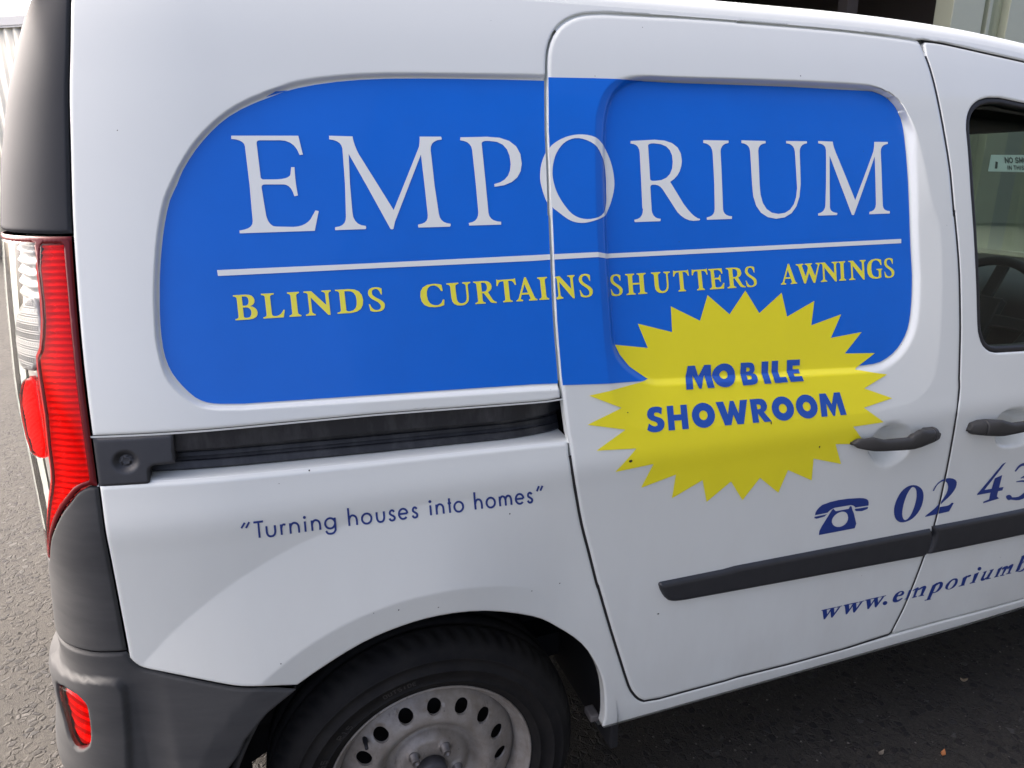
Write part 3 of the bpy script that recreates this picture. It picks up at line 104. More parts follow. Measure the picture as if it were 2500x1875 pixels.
D_turning=[[[[-2728,9340,-2585,9335,-2585,9370,-2728,9375]],[[-2671,9356,-2679,9072,-2649,9070,-2642,9354]]],[[[-2560,9259,-2561,9232,-2562,9203,-2563,9175,-2563,9150,-2561,9131,-2558,9115,-2555,9100,-2549,9088,-2543,9076,-2534,9065,-2525,9057,-2513,9051,-2500,9047,-2486,9046,-2472,9046,-2459,9049,-2448,9054,-2438,9062,-2429,9071,-2422,9082,-2417,9095,-2412,9108,-2409,9124,-2406,9144,-2405,9168,-2404,9196,-2404,9225,-2404,9253,-2434,9255,-2435,9227,-2435,9198,-2435,9171,-2436,9149,-2438,9133,-2441,9121,-2444,9112,-2448,9103,-2452,9096,-2457,9091,-2462,9087,-2468,9085,-2476,9083,-2487,9083,-2497,9084,-2505,9086,-2511,9089,-2515,9093,-2520,9098,-2523,9105,-2527,9113,-2529,9123,-2531,9135,-2533,9151,-2533,9173,-2532,9200,-2531,9229,-2530,9257]]],[[[-2314,9058,-2311,9250,-2341,9252,-2344,9060]],[[-2313,9167,-2309,9180,-2306,9192,-2303,9203,-2300,9210,-2296,9216,-2291,9221,-2286,9224,-2283,9225,-2281,9225,-2278,9223,-2271,9219,-2264,9214,-2252,9247,-2258,9251,-2265,9256,-2275,9261,-2287,9262,-2299,9258,-2309,9251,-2317,9242,-2325,9232,-2331,9219,-2335,9205,-2338,9192,-2342,9180]]],[[[-2175,9053,-2172,9245,-2203,9247,-2205,9055]],[[-2174,9150,-2171,9163,-2168,9175,-2165,9186,-2162,9194,-2157,9202,-2152,9210,-2146,9216,-2141,9220,-2136,9222,-2131,9224,-2125,9224,-2119,9223,-2112,9220,-2103,9216,-2096,9211,-2090,9204,-2085,9196,-2081,9186,-2077,9173,-2075,9157,-2074,9135,-2074,9109,-2075,9080,-2076,9051,-2045,9048,-2044,9076,-2043,9106,-2043,9134,-2044,9159,-2047,9181,-2052,9198,-2059,9214,-2067,9228,-2078,9240,-2090,9249,-2103,9255,-2114,9259,-2125,9261,-2136,9260,-2147,9257,-2157,9252,-2166,9245,-2174,9236,-2182,9226,-2188,9214,-2194,9201,-2197,9187,-2200,9175,-2203,9163]]],[[[-1945,9045,-1943,9238,-1974,9240,-1976,9047]],[[-1935,9306,-1940,9293,-1949,9284,-1961,9283,-1972,9289,-1979,9300,-1981,9314,-1977,9327,-1968,9335,-1956,9337,-1945,9331,-1937,9320]]],[[[-1838,9041,-1837,9234,-1868,9236,-1869,9044]],[[-1838,9139,-1835,9152,-1832,9164,-1830,9175,-1826,9183,-1822,9191,-1817,9199,-1812,9205,-1807,9209,-1803,9211,-1798,9213,-1793,9213,-1788,9212,-1780,9209,-1772,9205,-1765,9200,-1760,9193,-1755,9185,-1751,9175,-1748,9162,-1745,9146,-1744,9124,-1744,9097,-1745,9068,-1745,9040,-1714,9037,-1713,9065,-1713,9094,-1712,9123,-1714,9148,-1717,9169,-1722,9187,-1728,9202,-1736,9216,-1747,9229,-1759,9238,-1771,9244,-1782,9248,-1793,9250,-1804,9250,-1814,9246,-1824,9241,-1833,9234,-1841,9225,-1848,9214,-1854,9202,-1859,9189,-1862,9176,-1865,9163,-1868,9151]]],[[[-1473,9125,-1477,9161,-1491,9194,-1512,9221,-1539,9238,-1569,9245,-1598,9240,-1624,9224,-1645,9200,-1658,9168,-1662,9133,-1658,9097,-1644,9065,-1623,9038,-1596,9021,-1567,9014,-1537,9018,-1511,9034,-1490,9058,-1477,9090],[-1504,9128,-1508,9152,-1517,9174,-1531,9191,-1548,9203,-1567,9207,-1587,9204,-1604,9194,-1619,9177,-1628,9155,-1631,9131,-1627,9106,-1618,9085,-1605,9067,-1587,9056,-1568,9051,-1548,9054,-1531,9065,-1517,9082,-1508,9104]],[[-1505,9224,-1505,9173,-1504,9118,-1504,9069,-1504,9031,-1504,9010,-1504,9002,-1504,9003,-1506,8998,-1510,8989,-1516,8980,-1522,8972,-1529,8966,-1537,8962,-1547,8959,-1558,8956,-1568,8956,-1578,8957,-1589,8959,-1599,8962,-1606,8966,-1611,8972,-1616,8981,-1621,8994,-1628,9007,-1655,8991,-1649,8978,-1643,8965,-1635,8952,-1624,8939,-1610,8931,-1596,8926,-1581,8923,-1567,8922,-1553,8922,-1538,8925,-1524,8930,-1511,8937,-1500,8947,-1490,8959,-1482,8971,-1477,8982,-1473,8990,-1472,8999,-1472,9009,-1472,9028,-1472,9066,-1472,9116,-1473,9170,-1473,9222]]],[[[-1248,9025,-1251,9357,-1283,9359,-1280,9027]],[[-1249,9119,-1246,9132,-1244,9144,-1241,9155,-1238,9164,-1234,9171,-1229,9179,-1224,9185,-1219,9189,-1214,9192,-1210,9193,-1205,9193,-1199,9192,-1192,9189,-1184,9185,-1177,9180,-1171,9173,-1166,9165,-1162,9155,-1158,9142,-1155,9126,-1154,9104,-1154,9078,-1154,9051,-1155,9025,-1122,9023,-1122,9049,-1121,9076,-1121,9102,-1123,9128,-1127,9149,-1132,9167,-1138,9183,-1147,9197,-1158,9209,-1170,9218,-1183,9225,-1194,9229,-1206,9231,-1217,9230,-1227,9227,-1237,9222,-1246,9215,-1254,9205,-1261,9195,-1267,9183,-1272,9170,-1275,9156,-1277,9143,-1280,9131]]],[[[-882,9108,-887,9141,-901,9174,-923,9201,-949,9219,-979,9225,-1008,9221,-1034,9205,-1053,9180,-1066,9148,-1069,9113,-1065,9080,-1052,9050,-1031,9025,-1004,9010,-975,9004,-946,9008,-920,9023,-900,9046,-887,9075],[-915,9110,-918,9132,-928,9154,-942,9172,-959,9183,-977,9187,-995,9184,-1012,9174,-1026,9157,-1034,9135,-1037,9111,-1034,9088,-1025,9068,-1011,9052,-995,9042,-976,9039,-958,9042,-941,9051,-927,9067,-918,9087]]],[[[-826,9202,-826,9174,-825,9144,-825,9118,-824,9095,-822,9077,-819,9062,-815,9049,-810,9038,-803,9027,-795,9017,-785,9009,-774,9003,-761,9000,-747,8999,-733,9000,-720,9002,-709,9007,-700,9015,-692,9024,-685,9034,-680,9045,-676,9058,-674,9073,-672,9091,-671,9114,-671,9140,-672,9167,-673,9196,-707,9198,-705,9169,-705,9141,-704,9116,-705,9096,-706,9080,-709,9069,-711,9060,-715,9053,-718,9046,-723,9041,-727,9038,-732,9036,-739,9034,-748,9034,-758,9035,-765,9036,-769,9039,-774,9042,-777,9047,-781,9053,-785,9061,-787,9069,-790,9081,-791,9096,-792,9117,-792,9142,-793,9171,-793,9199]]],[[[-504,9165,-509,9172,-513,9181,-520,9191,-529,9201,-540,9207,-551,9210,-562,9211,-573,9208,-583,9201,-591,9193,-597,9183,-602,9172,-606,9161,-607,9149,-607,9137,-604,9124,-597,9113,-590,9105,-582,9099,-575,9093,-568,9088,-560,9083,-554,9078,-548,9074,-542,9068,-536,9062,-533,9058,-532,9056,-532,9052,-533,9045,-535,9039,-537,9035,-541,9033,-547,9030,-554,9028,-559,9027,-563,9028,-567,9029,-571,9031,-574,9034,-577,9037,-580,9043,-584,9051,-588,9059,-617,9045,-613,9037,-609,9029,-604,9019,-597,9009,-588,9002,-578,8997,-568,8993,-556,8992,-545,8993,-533,8997,-522,9002,-512,9010,-505,9022,-500,9034,-498,9047,-499,9062,-505,9075,-513,9085,-520,9093,-528,9100,-536,9107,-544,9112,-551,9117,-557,9121,-563,9126,-569,9131,-572,9134,-573,9136,-574,9139,-574,9145,-573,9151,-572,9156,-569,9161,-565,9166,-561,9170,-558,9172,-555,9172,-552,9172,-548,9171,-546,9171,-545,9169,-541,9164,-537,9156,-533,9148]]],[[[-433,9083,-300,9080,-301,9116,-435,9119]],[[-284,9091,-284,9093,-283,9095,-282,9102,-282,9109,-283,9116,-285,9124,-287,9133,-290,9141,-294,9149,-298,9156,-302,9163,-307,9169,-312,9176,-317,9181,-323,9186,-329,9191,-336,9195,-343,9199,-350,9201,-357,9204,-364,9205,-372,9206,-379,9205,-386,9204,-393,9203,-399,9200,-406,9197,-412,9193,-418,9189,-423,9184,-429,9178,-433,9173,-438,9166,-442,9160,-445,9153,-448,9146,-451,9138,-453,9130,-455,9122,-456,9114,-456,9106,-456,9098,-456,9090,-455,9081,-453,9073,-451,9065,-449,9058,-446,9050,-442,9043,-438,9036,-434,9029,-429,9023,-424,9017,-418,9011,-412,9006,-406,9002,-400,8998,-393,8995,-386,8993,-379,8991,-371,8990,-364,8990,-357,8990,-350,8992,-343,8993,-336,8996,-330,8999,-323,9003,-317,9008,-312,9013,-308,9017,-304,9021,-328,9048,-333,9043,-337,9039,-340,9035,-344,9033,-347,9031,-351,9029,-355,9027,-359,9026,-363,9025,-367,9025,-371,9025,-375,9026,-379,9027,-383,9028,-387,9030,-391,9032,-394,9035,-398,9038,-401,9041,-404,9044,-407,9048,-410,9053,-413,9058,-415,9062,-417,9068,-419,9073,-421,9079,-422,9084,-422,9090,-423,9096,-423,9102,-422,9108,-421,9114,-420,9120,-419,9125,-417,9130,-415,9135,-412,9140,-410,9145,-407,9149,-404,9153,-400,9156,-397,9159,-393,9162,-389,9164,-385,9166,-381,9167,-377,9168,-373,9168,-369,9169,-365,9168,-361,9168,-357,9167,-353,9165,-350,9163,-346,9161,-342,9158,-339,9155,-335,9152,-332,9148,-329,9144,-326,9139,-324,9134,-321,9130,-319,9124,-318,9118,-316,9112,-315,9107,-315,9107,-315,9109,-316,9107,-317,9104]]],[[[-120,9154,-124,9162,-128,9170,-134,9180,-143,9189,-153,9195,-164,9198,-175,9198,-186,9195,-195,9189,-203,9181,-209,9171,-214,9161,-217,9151,-218,9139,-218,9127,-215,9115,-209,9104,-202,9095,-195,9089,-188,9084,-181,9078,-174,9073,-168,9069,-163,9064,-158,9058,-152,9053,-149,9048,-148,9046,-148,9041,-149,9035,-151,9028,-153,9024,-156,9022,-161,9019,-167,9018,-172,9017,-175,9017,-178,9019,-181,9021,-184,9023,-186,9026,-189,9032,-193,9040,-196,9049,-227,9036,-224,9028,-220,9019,-215,9009,-208,9000,-199,8992,-190,8987,-180,8983,-169,8982,-158,8983,-147,8986,-136,8992,-126,9000,-119,9012,-116,9024,-114,9037,-115,9051,-120,9064,-127,9074,-134,9082,-141,9090,-149,9096,-157,9102,-163,9106,-168,9111,-174,9116,-179,9120,-182,9124,-183,9125,-184,9129,-184,9135,-183,9141,-182,9146,-180,9151,-176,9156,-172,9160,-170,9162,-169,9162,-166,9162,-163,9162,-162,9161,-161,9159,-158,9154,-154,9147,-149,9139]]],[[[123,8992,119,9172,84,9174,88,8995]],[[125,9239,121,9225,111,9216,98,9215,85,9221,76,9233,73,9248,77,9262,87,9271,100,9273,113,9267,122,9254]]],[[[227,8988,223,9168,188,9171,191,8991]],[[224,9079,227,9091,229,9103,231,9113,234,9121,238,9128,243,9135,248,9141,252,9144,256,9146,260,9148,264,9148,268,9147,275,9145,282,9141,289,9136,294,9130,299,9123,303,9113,307,9101,309,9086,311,9065,311,9040,311,9013,311,8987,347,8983,347,9010,347,9037,346,9063,344,9087,341,9106,336,9123,329,9138,321,9151,310,9163,298,9172,286,9178,274,9182,263,9184,251,9183,240,9180,231,9175,222,9168,214,9159,208,9149,202,9138,198,9126,195,9114,193,9102,190,9090]]],[[[459,8979,450,9250,414,9253,424,8982]],[[408,9139,469,9136,466,9173,405,9175]]],[[[697,9059,692,9093,677,9124,655,9150,627,9167,596,9174,566,9169,540,9154,520,9131,508,9102,504,9069,510,9035,524,9005,545,8979,573,8962,604,8955,634,8959,661,8974,681,8997,694,9026],[661,9062,657,9085,648,9106,634,9122,617,9133,599,9137,581,9134,564,9125,551,9109,542,9089,540,9066,544,9043,553,9022,567,9006,584,8996,602,8992,620,8994,637,9004,650,9019,659,9039]]],[[[921,8958,903,9290,867,9293,885,8961]],[[918,9051,920,9063,922,9075,924,9085,927,9094,930,9101,935,9108,939,9114,943,9117,947,9119,950,9120,954,9121,958,9120,964,9117,971,9114,978,9109,983,9103,988,9095,992,9086,996,9073,999,9057,1001,9036,1002,9010,1002,8983,1003,8956,1040,8952,1039,8979,1039,9006,1038,9034,1036,9058,1032,9078,1026,9095,1020,9110,1011,9124,1000,9137,987,9147,974,9154,962,9158,951,9161,939,9160,929,9156,919,9151,911,9143,904,9133,898,9123,893,9111,889,9099,886,9086,884,9074,882,9062]]],[[[1282,9033,1276,9068,1260,9101,1236,9129,1208,9148,1177,9155,1147,9150,1122,9133,1103,9108,1092,9077,1089,9043,1095,9009,1110,8978,1132,8952,1160,8934,1191,8926,1222,8931,1248,8946,1268,8969,1279,8999],[1245,9036,1240,9060,1230,9082,1216,9099,1199,9110,1181,9114,1164,9111,1149,9101,1136,9085,1128,9064,1126,9040,1130,9016,1140,8995,1154,8979,1170,8968,1188,8964,1205,8967,1222,8976,1235,8992,1243,9013]]],[[[1381,8935,1368,9128,1330,9131,1343,8939]],[[1374,9041,1377,9054,1379,9067,1382,9077,1385,9085,1390,9092,1396,9099,1401,9103,1404,9104,1407,9103,1413,9100,1420,9095,1426,9089,1430,9082,1435,9074,1439,9062,1442,9044,1445,9021,1447,8993,1448,8963,1449,8934,1487,8930,1485,8959,1484,8989,1483,9019,1479,9045,1475,9066,1469,9084,1462,9099,1452,9113,1440,9126,1426,9136,1411,9142,1395,9145,1380,9140,1369,9132,1359,9121,1352,9110,1346,9096,1343,9082,1340,9068,1338,9056]],[[1479,9037,1482,9050,1484,9063,1487,9074,1490,9082,1495,9089,1501,9095,1506,9099,1509,9100,1512,9100,1518,9097,1525,9092,1531,9086,1536,9079,1540,9070,1544,9058,1548,9041,1551,9017,1553,8989,1554,8958,1555,8929,1593,8925,1592,8954,1591,8985,1589,9015,1585,9042,1580,9063,1574,9081,1567,9096,1558,9110,1546,9122,1531,9132,1516,9139,1500,9141,1485,9137,1474,9128,1464,9118,1456,9106,1451,9093,1447,9078,1445,9065,1442,9052]]],[[[1665,9002,1801,8998,1796,9038,1660,9043]],[[1817,9010,1818,9012,1819,9015,1819,9022,1818,9030,1816,9038,1814,9047,1811,9057,1807,9066,1803,9074,1798,9082,1793,9090,1788,9097,1782,9104,1775,9111,1769,9116,1762,9122,1755,9126,1747,9130,1740,9133,1732,9135,1724,9137,1717,9137,1709,9137,1702,9136,1695,9134,1688,9132,1681,9128,1675,9124,1670,9119,1664,9114,1660,9108,1655,9102,1651,9095,1648,9088,1645,9080,1642,9072,1641,9064,1639,9055,1638,9046,1638,9037,1638,9028,1639,9019,1640,9010,1641,9001,1644,8992,1646,8983,1650,8975,1653,8966,1657,8958,1661,8951,1666,8944,1672,8937,1677,8930,1684,8924,1690,8919,1697,8914,1704,8910,1712,8906,1719,8903,1727,8901,1735,8900,1742,8899,1750,8900,1758,8901,1765,8903,1772,8906,1778,8909,1785,8913,1791,8918,1796,8924,1800,8928,1804,8933,1773,8963,1769,8958,1765,8953,1762,8949,1759,8946,1756,8944,1752,8942,1748,8941,1744,8940,1741,8939,1737,8939,1733,8939,1729,8940,1725,8941,1721,8942,1718,8944,1714,8946,1710,8949,1706,8952,1703,8956,1699,8959,1696,8964,1693,8969,1690,8974,1687,8979,1684,8985,1682,8991,1680,8997,1679,9004,1677,9010,1677,9017,1676,9023,1676,9030,1676,9036,1677,9043,1678,9049,1679,9055,1681,9060,1683,9066,1685,9071,1688,9075,1691,9079,1694,9083,1697,9086,1701,9089,1704,9091,1708,9093,1711,9095,1715,9096,1719,9096,1723,9096,1726,9096,1730,9095,1734,9094,1738,9092,1742,9090,1746,9088,1749,9085,1753,9082,1757,9078,1760,9074,1764,9069,1767,9064,1770,9059,1773,9054,1775,9047,1778,9040,1780,9034,1781,9029,1781,9028,1781,9030,1780,9029,1780,9025]]],[[[1973,9080,1968,9089,1963,9098,1956,9109,1945,9119,1933,9126,1921,9130,1909,9130,1898,9126,1888,9119,1881,9110,1875,9100,1871,9089,1869,9077,1869,9064,1870,9051,1874,9037,1882,9024,1890,9015,1898,9008,1906,9002,1914,8995,1922,8990,1928,8985,1934,8980,1940,8974,1946,8968,1950,8963,1951,8960,1952,8956,1951,8948,1950,8941,1948,8937,1945,8934,1940,8932,1934,8930,1929,8929,1926,8929,1923,8931,1920,8933,1917,8935,1914,8938,1911,8945,1907,8954,1902,8964,1868,8949,1873,8940,1877,8931,1884,8920,1892,8909,1902,8900,1913,8894,1924,8889,1936,8888,1948,8889,1960,8893,1971,8899,1981,8909,1987,8922,1990,8936,1991,8950,1988,8966,1982,8980,1973,8992,1964,9001,1956,9009,1948,9016,1939,9023,1932,9028,1926,9032,1919,9038,1913,9043,1910,9046,1909,9048,1908,9052,1907,9059,1907,9065,1908,9071,1910,9077,1914,9082,1917,9087,1919,9088,1920,9089,1923,9089,1925,9088,1927,9087,1928,9086,1931,9080,1936,9072,1942,9063]]],[[[-2902,9280,-2842,9367,-2864,9388,-2923,9301]]],[[[-2833,9272,-2777,9368,-2799,9387,-2856,9292]]],[[[2073,9105,2112,9204,2078,9224,2039,9126]]],[[[2140,9107,2180,9200,2146,9221,2106,9128]]]]
D_www=[[[[9102,4952,9521,4941,9521,4923,9110,4927]],[[9135,4944,9258,4938,9299,4771,9255,4668,9228,4668,9213,4679]],[[9218,4672,9255,4668,9393,4869,9364,4906]],[[9359,4933,9470,4926,9503,4768,9473,4662,9428,4671]],[[9428,4671,9473,4660,9661,4915,9598,4912]],[[9532,4935,9706,4936,9706,4919,9545,4916]]],[[[9743,4938,10173,4926,10173,4909,9752,4913]],[[9777,4930,9903,4924,9948,4755,9904,4650,9876,4650,9860,4661]],[[9865,4654,9904,4650,10042,4854,10012,4891]],[[10007,4919,10121,4912,10157,4752,10127,4643,10081,4653]],[[10081,4653,10128,4642,10317,4900,10252,4897]],[[10184,4920,10363,4922,10362,4904,10197,4901]]],[[[10383,4933,10824,4921,10824,4903,10392,4908]],[[10418,4925,10547,4918,10595,4747,10552,4642,10523,4641,10507,4652]],[[10512,4646,10552,4642,10691,4848,10659,4885]],[[10653,4914,10770,4907,10810,4744,10781,4635,10733,4644]],[[10733,4644,10781,4633,10972,4895,10905,4892]],[[10835,4915,11018,4916,11018,4898,10849,4896]]],[[[11099,4710,11110,4687,11110,4665,11098,4647,11078,4635,11051,4632,11022,4638,10995,4652,10975,4672,10965,4695,10965,4717,10976,4735,10997,4747,11024,4750,11052,4744,11079,4730]]],[[[11303,4660,11283,4680,11269,4704,11264,4733,11268,4771,11280,4815,11298,4853,11324,4882,11357,4905,11393,4922,11432,4931,11474,4933,11512,4929,11543,4918,11569,4901,11587,4882,11596,4859,11597,4834,11589,4814,11572,4800,11546,4791,11515,4785,11475,4786,11430,4791,11397,4788,11385,4772,11386,4748,11392,4727,11400,4710,11414,4695,11437,4688,11477,4695,11525,4711,11561,4719,11578,4715,11583,4705,11578,4692,11559,4675,11530,4657,11499,4642,11465,4633,11429,4629,11395,4629,11361,4635,11329,4645],[11405,4827,11423,4823,11450,4826,11474,4831,11492,4839,11508,4851,11517,4863,11517,4876,11512,4889,11503,4899,11491,4902,11476,4901,11461,4897,11446,4891,11430,4882,11419,4871,11409,4855,11402,4838]]],[[[11738,4886,11851,4908,11770,4653,11685,4650,11702,4681]],[[11649,4648,11655,4665,11772,4662,11769,4640]],[[11948,4888,12025,4911,12051,4889,11993,4666,12054,4652,12053,4630,11884,4632,11893,4652,11922,4660]],[[11853,4860,11936,4896,12012,4919,12050,4893,11964,4866,11868,4838]],[[12177,4837,12214,4897,12276,4897,12303,4845,12234,4652,12286,4636,12287,4618,12094,4632,12100,4649,12160,4656]],[[12029,4852,12121,4895,12220,4913,12283,4892,12211,4866,12057,4821]]],[[[12494,4858,12627,4912,12638,4891,12523,4469,12557,4461,12555,4443,12343,4451,12344,4469,12416,4475]],[[12586,4865,12608,4882,12643,4899,12680,4909,12717,4912,12755,4908,12788,4899,12814,4883,12834,4861,12847,4836,12853,4804,12853,4769,12842,4734,12819,4701,12786,4668,12750,4643,12711,4627,12669,4617,12631,4614,12599,4616,12571,4624,12553,4631,12546,4639,12550,4646,12562,4652,12587,4649,12621,4644,12653,4650,12680,4674,12705,4708,12724,4742,12736,4776,12742,4809,12741,4835,12735,4850,12722,4857,12704,4858,12677,4847,12645,4830,12619,4821,12599,4830,12586,4848]]],[[[13090,4607,13045,4619,13004,4639,12974,4664,12959,4694,12954,4729,12962,4764,12984,4798,13017,4831,13053,4859,13091,4880,13130,4895,13170,4904,13209,4905,13248,4900,13281,4889,13308,4873,13329,4852,13342,4825,13350,4792,13350,4754,13340,4717,13318,4682,13286,4649,13247,4625,13198,4611,13142,4605],[13057,4649,13050,4666,13049,4689,13054,4715,13066,4750,13084,4789,13106,4821,13135,4844,13168,4860,13197,4867,13220,4863,13238,4850,13250,4831,13256,4804,13256,4770,13248,4738,13229,4707,13203,4677,13179,4653,13158,4637,13138,4628,13118,4624,13096,4626,13073,4635]]],[[[13506,4854,13615,4895,13650,4888,13614,4632,13642,4610,13420,4619,13426,4636,13499,4648]],[[13614,4830,13670,4893,13769,4895,13782,4849,13699,4830,13674,4849,13632,4798]]],[[[13890,4882,14047,4909,13969,4631,14009,4609,13799,4619,13799,4641,13874,4649]],[[14072,5035,14088,5015,14094,4993,14089,4974,14075,4959,14054,4952,14028,4953,14002,4962,13979,4978,13964,4998,13958,5019,13962,5038,13976,5052,13998,5060,14023,5059,14049,5050]]],[[[14172,4867,14320,4887,14269,4684,14299,4658,14382,4687,14460,4841,14417,4870,14573,4883,14465,4640,14543,4628,14544,4608,14374,4603,14398,4636,14294,4602,14213,4607,14171,4649,14174,4696,14240,4852]]],[[[14734,4847,14884,4890,14784,4619,14830,4620,14830,4601,14661,4605,14662,4624,14707,4643]],[[14970,4804,15070,4859,15102,4832,14984,4618,15047,4604,15047,4584,14872,4599,14876,4623,14933,4630]],[[14860,4819,14950,4866,15054,4872,15099,4843,14906,4784]],[[15170,4769,15184,4872,15266,4877,15298,4837,15228,4630,15292,4606,15291,4587,15082,4605,15088,4623,15158,4627]],[[15068,4792,15143,4852,15240,4882,15291,4858,15118,4748]]],[[[15529,5045,15629,5061,15675,5055,15593,4621,15520,4587,15441,4605,15458,4640,15536,5001]],[[15531,4591,15557,4591,15605,4588,15651,4592,15692,4607,15732,4628,15764,4655,15784,4689,15796,4729,15799,4763,15791,4791,15773,4813,15752,4828,15730,4836,15706,4837,15682,4834,15658,4825,15635,4811,15620,4804,15615,4808,15619,4818,15630,4830,15647,4847,15670,4865,15699,4877,15736,4879,15777,4875,15814,4863,15843,4840,15867,4809,15882,4774,15885,4735,15880,4691,15863,4651,15833,4615,15793,4583,15748,4560,15699,4552,15646,4555,15602,4560,15565,4569,15537,4582]]]]
D_phone=[[[8509,7487,8518,7554,8549,7613,8601,7664,8676,7707,8870,7740,9102,7751,9374,7738,9687,7702,9806,7678,9894,7645,9952,7601,9978,7549,9986,7467,9611,7484,9586,7513,9553,7537,9510,7555,9459,7567,9030,7578,8973,7565,8925,7546,8884,7521,8851,7490]],[[8498,7449,8839,7454,8776,7409,8569,7392,8514,7415]],[[9607,7447,9985,7436,9975,7389,9823,7358,9654,7388,9611,7420]],[[8695,6971,8696,7076,8743,7179,8882,7406,8959,7534,8998,7558,9070,7486,9431,7483,9456,7542,9502,7528,9539,7439,9594,7353,9716,7065,9692,6956],[9430,7325,9452,7268,9457,7208,9437,7153,9396,7107,9332,7079,9258,7068,9181,7080,9108,7112,9047,7165,9007,7226,9000,7282,9017,7335,9055,7382,9109,7419,9177,7440,9247,7446,9309,7433,9361,7407,9401,7371]]]
D_digits=[[[[11324,7745,11399,7708,11472,7658,11531,7598,11574,7530,11603,7453,11617,7371,11619,7280,11606,7184,11577,7096,11530,7018,11468,6947,11394,6894,11305,6861,11205,6844,11112,6845,11032,6864,10959,6901,10897,6950,10847,7013,10809,7089,10783,7168,10770,7248,10770,7331,10782,7413,10807,7498,10844,7583,10891,7653,10949,7705,11017,7743,11088,7766,11165,7774,11246,7766],[11233,7721,11264,7708,11299,7684,11330,7647,11356,7594,11377,7529,11391,7457,11396,7379,11392,7294,11383,7212,11366,7133,11342,7056,11314,6992,11281,6944,11243,6910,11207,6891,11176,6889,11146,6902,11118,6927,11090,6964,11064,7014,11044,7073,11034,7144,11031,7224,11034,7305,11043,7387,11059,7469,11079,7542,11105,7602,11134,7653,11162,7690,11186,7713,11208,7723]]],[[[11863,7521,11915,7630,11987,7709,12078,7760,12189,7781,12321,7774,12423,7746,12502,7710,12557,7667,12588,7617,12596,7559,12585,7485,12549,7409,12486,7332,12398,7254,12284,7176,12131,7057,12356,7045,12417,7044,12467,7049,12507,7061,12536,7079,12554,7103,12624,7084,12527,6880,11784,6865,11790,6891,12035,7040,12160,7152,12253,7259,12313,7361,12340,7458,12335,7551,12311,7607,12279,7652,12239,7686,12190,7709,12134,7721,12068,7709,12013,7682,11968,7641,11933,7585,11908,7514]]],[[[13998,7877,14106,7908,13566,7268,14212,7240,14197,7152,13359,7169,13344,7192]],[[13837,7530,14071,7578,14047,7015,14147,6945,13613,6905,13623,6949,13796,6978,13793,7144]]],[[[14524,7592,14569,7637,14613,7680,14664,7707,14735,7717,14818,7714,14883,7701,14929,7675,14970,7640,14986,7614,14990,7587,14989,7541,14969,7496,14917,7459,14836,7426,14755,7392,14775,7369,14873,7385,14974,7401,15058,7428,15115,7473,15147,7532,15132,7607,15067,7681,14978,7743,14879,7783,14781,7794,14686,7787,14605,7764,14552,7723,14517,7670,14483,7618]],[[14633,7298,14741,7284,14847,7271,14932,7247,14998,7206,15051,7156,15079,7112,15083,7066,15069,7013,15035,6971,14983,6933,14914,6894,14835,6872,14741,6873,14623,6892,14501,6912,14514,6854,14639,6820,14770,6785,14900,6768,15019,6780,15122,6813,15193,6866,15225,6939,15227,7023,15196,7106,15129,7185,15039,7251,14937,7299,14832,7318,14725,7320,14623,7321]],[[14373,6959,14393,6978,14435,6987,14477,6986,14517,6972,14558,6948,14586,6922,14599,6893,14600,6862,14588,6841,14558,6832,14515,6833,14474,6847,14432,6879,14391,6924]]]]
D_sticker=[13660,14943,13512,14583,15714,14544,15778,14941]
D_spots=[3917,9441,3913,10336,8345,9116,7088,9778,-575,7412,124,7288,-2563,6841,-3254,7840,-3215,7746,-3199,7655,-1809,10060,2541,7107,1948,7108,4770,5887]
C_lamp_top=[1308,13769,563,13765,40,13756]
C_lamp_bot=[19,10156,79,10170,140,10177,200,10169,261,10150,326,10121,395,10080,468,10024,550,9955,653,9871,767,9776,880,9674,1001,9559,1140,9413,1297,9245,1443,9087,2000,8413]
C_red_r=[138,13689,144,13326,124,12944,123,12301,123,11837,127,11890,122,11515,123,10947,115,10601,131,10235]
C_red_l=[635,13634,617,13478,599,13307,582,13075,571,12850,573,12701,585,12574,606,12430,633,12295,663,12179,698,12087,744,12049,781,12007,779,11874,767,11764,775,11826,779,11872,760,11710,741,11498,737,11362,744,11213,772,10977,807,10726,823,10519,842,10334,884,10179,950,10024,1069,9825,1221,9612,2000,8569,2000,8823]
C_refl=[1129,11706,1041,11742,983,11730,930,11727,892,11674,880,11512,882,11294,881,11035,894,10793,923,10643,972,10549,1049,10500,1163,10486,1375,10476,1696,10468,1874,10548,1713,10744,1659,10897,1614,11047,1695,11170,2000,11172,2000,11031]
C_clear_inner=[2000,12388,1178,12788,991,12867,878,12897,805,12878,768,12792,749,12659,724,12476,717,12291,746,12172,807,12061,918,11912,1065,11753,1242,11601,1502,11430]
C_seam=[1686,7163,1419,7210,1236,7209,1056,7225,881,7243,713,7259,524,7278,285,7298,42,7297]
C_step=[2000,5576,1586,6614,1402,6631,1173,6676,954,6713,773,6749,606,6781,444,6802,310,6804,231,6785,181,6747,144,6686,123,6591,120,6443,135,6258,148,6066,173,5812,213,5418,251,4966]
C_fog=[1436,6295,1201,6390,1006,6384,908,6372,847,6343,810,6301,795,6230,791,6095,804,5935,822,5774,842,5623,864,5504,896,5405,956,5313,1026,5241,1088,5202,1149,5196,1216,5224,1288,5291,1362,5417,1430,5569,1472,5723,1473,5903,1495,6104]
C_bump_arch=[-2453,6267,-2153,6003,-1998,5903,-1741,5612,-1605,5486,-1477,5188,-1267,4967]
C_bump_flare=[-1577,6474,-1084,5834,-647,5081]
C_dimple=[-4415,10493]

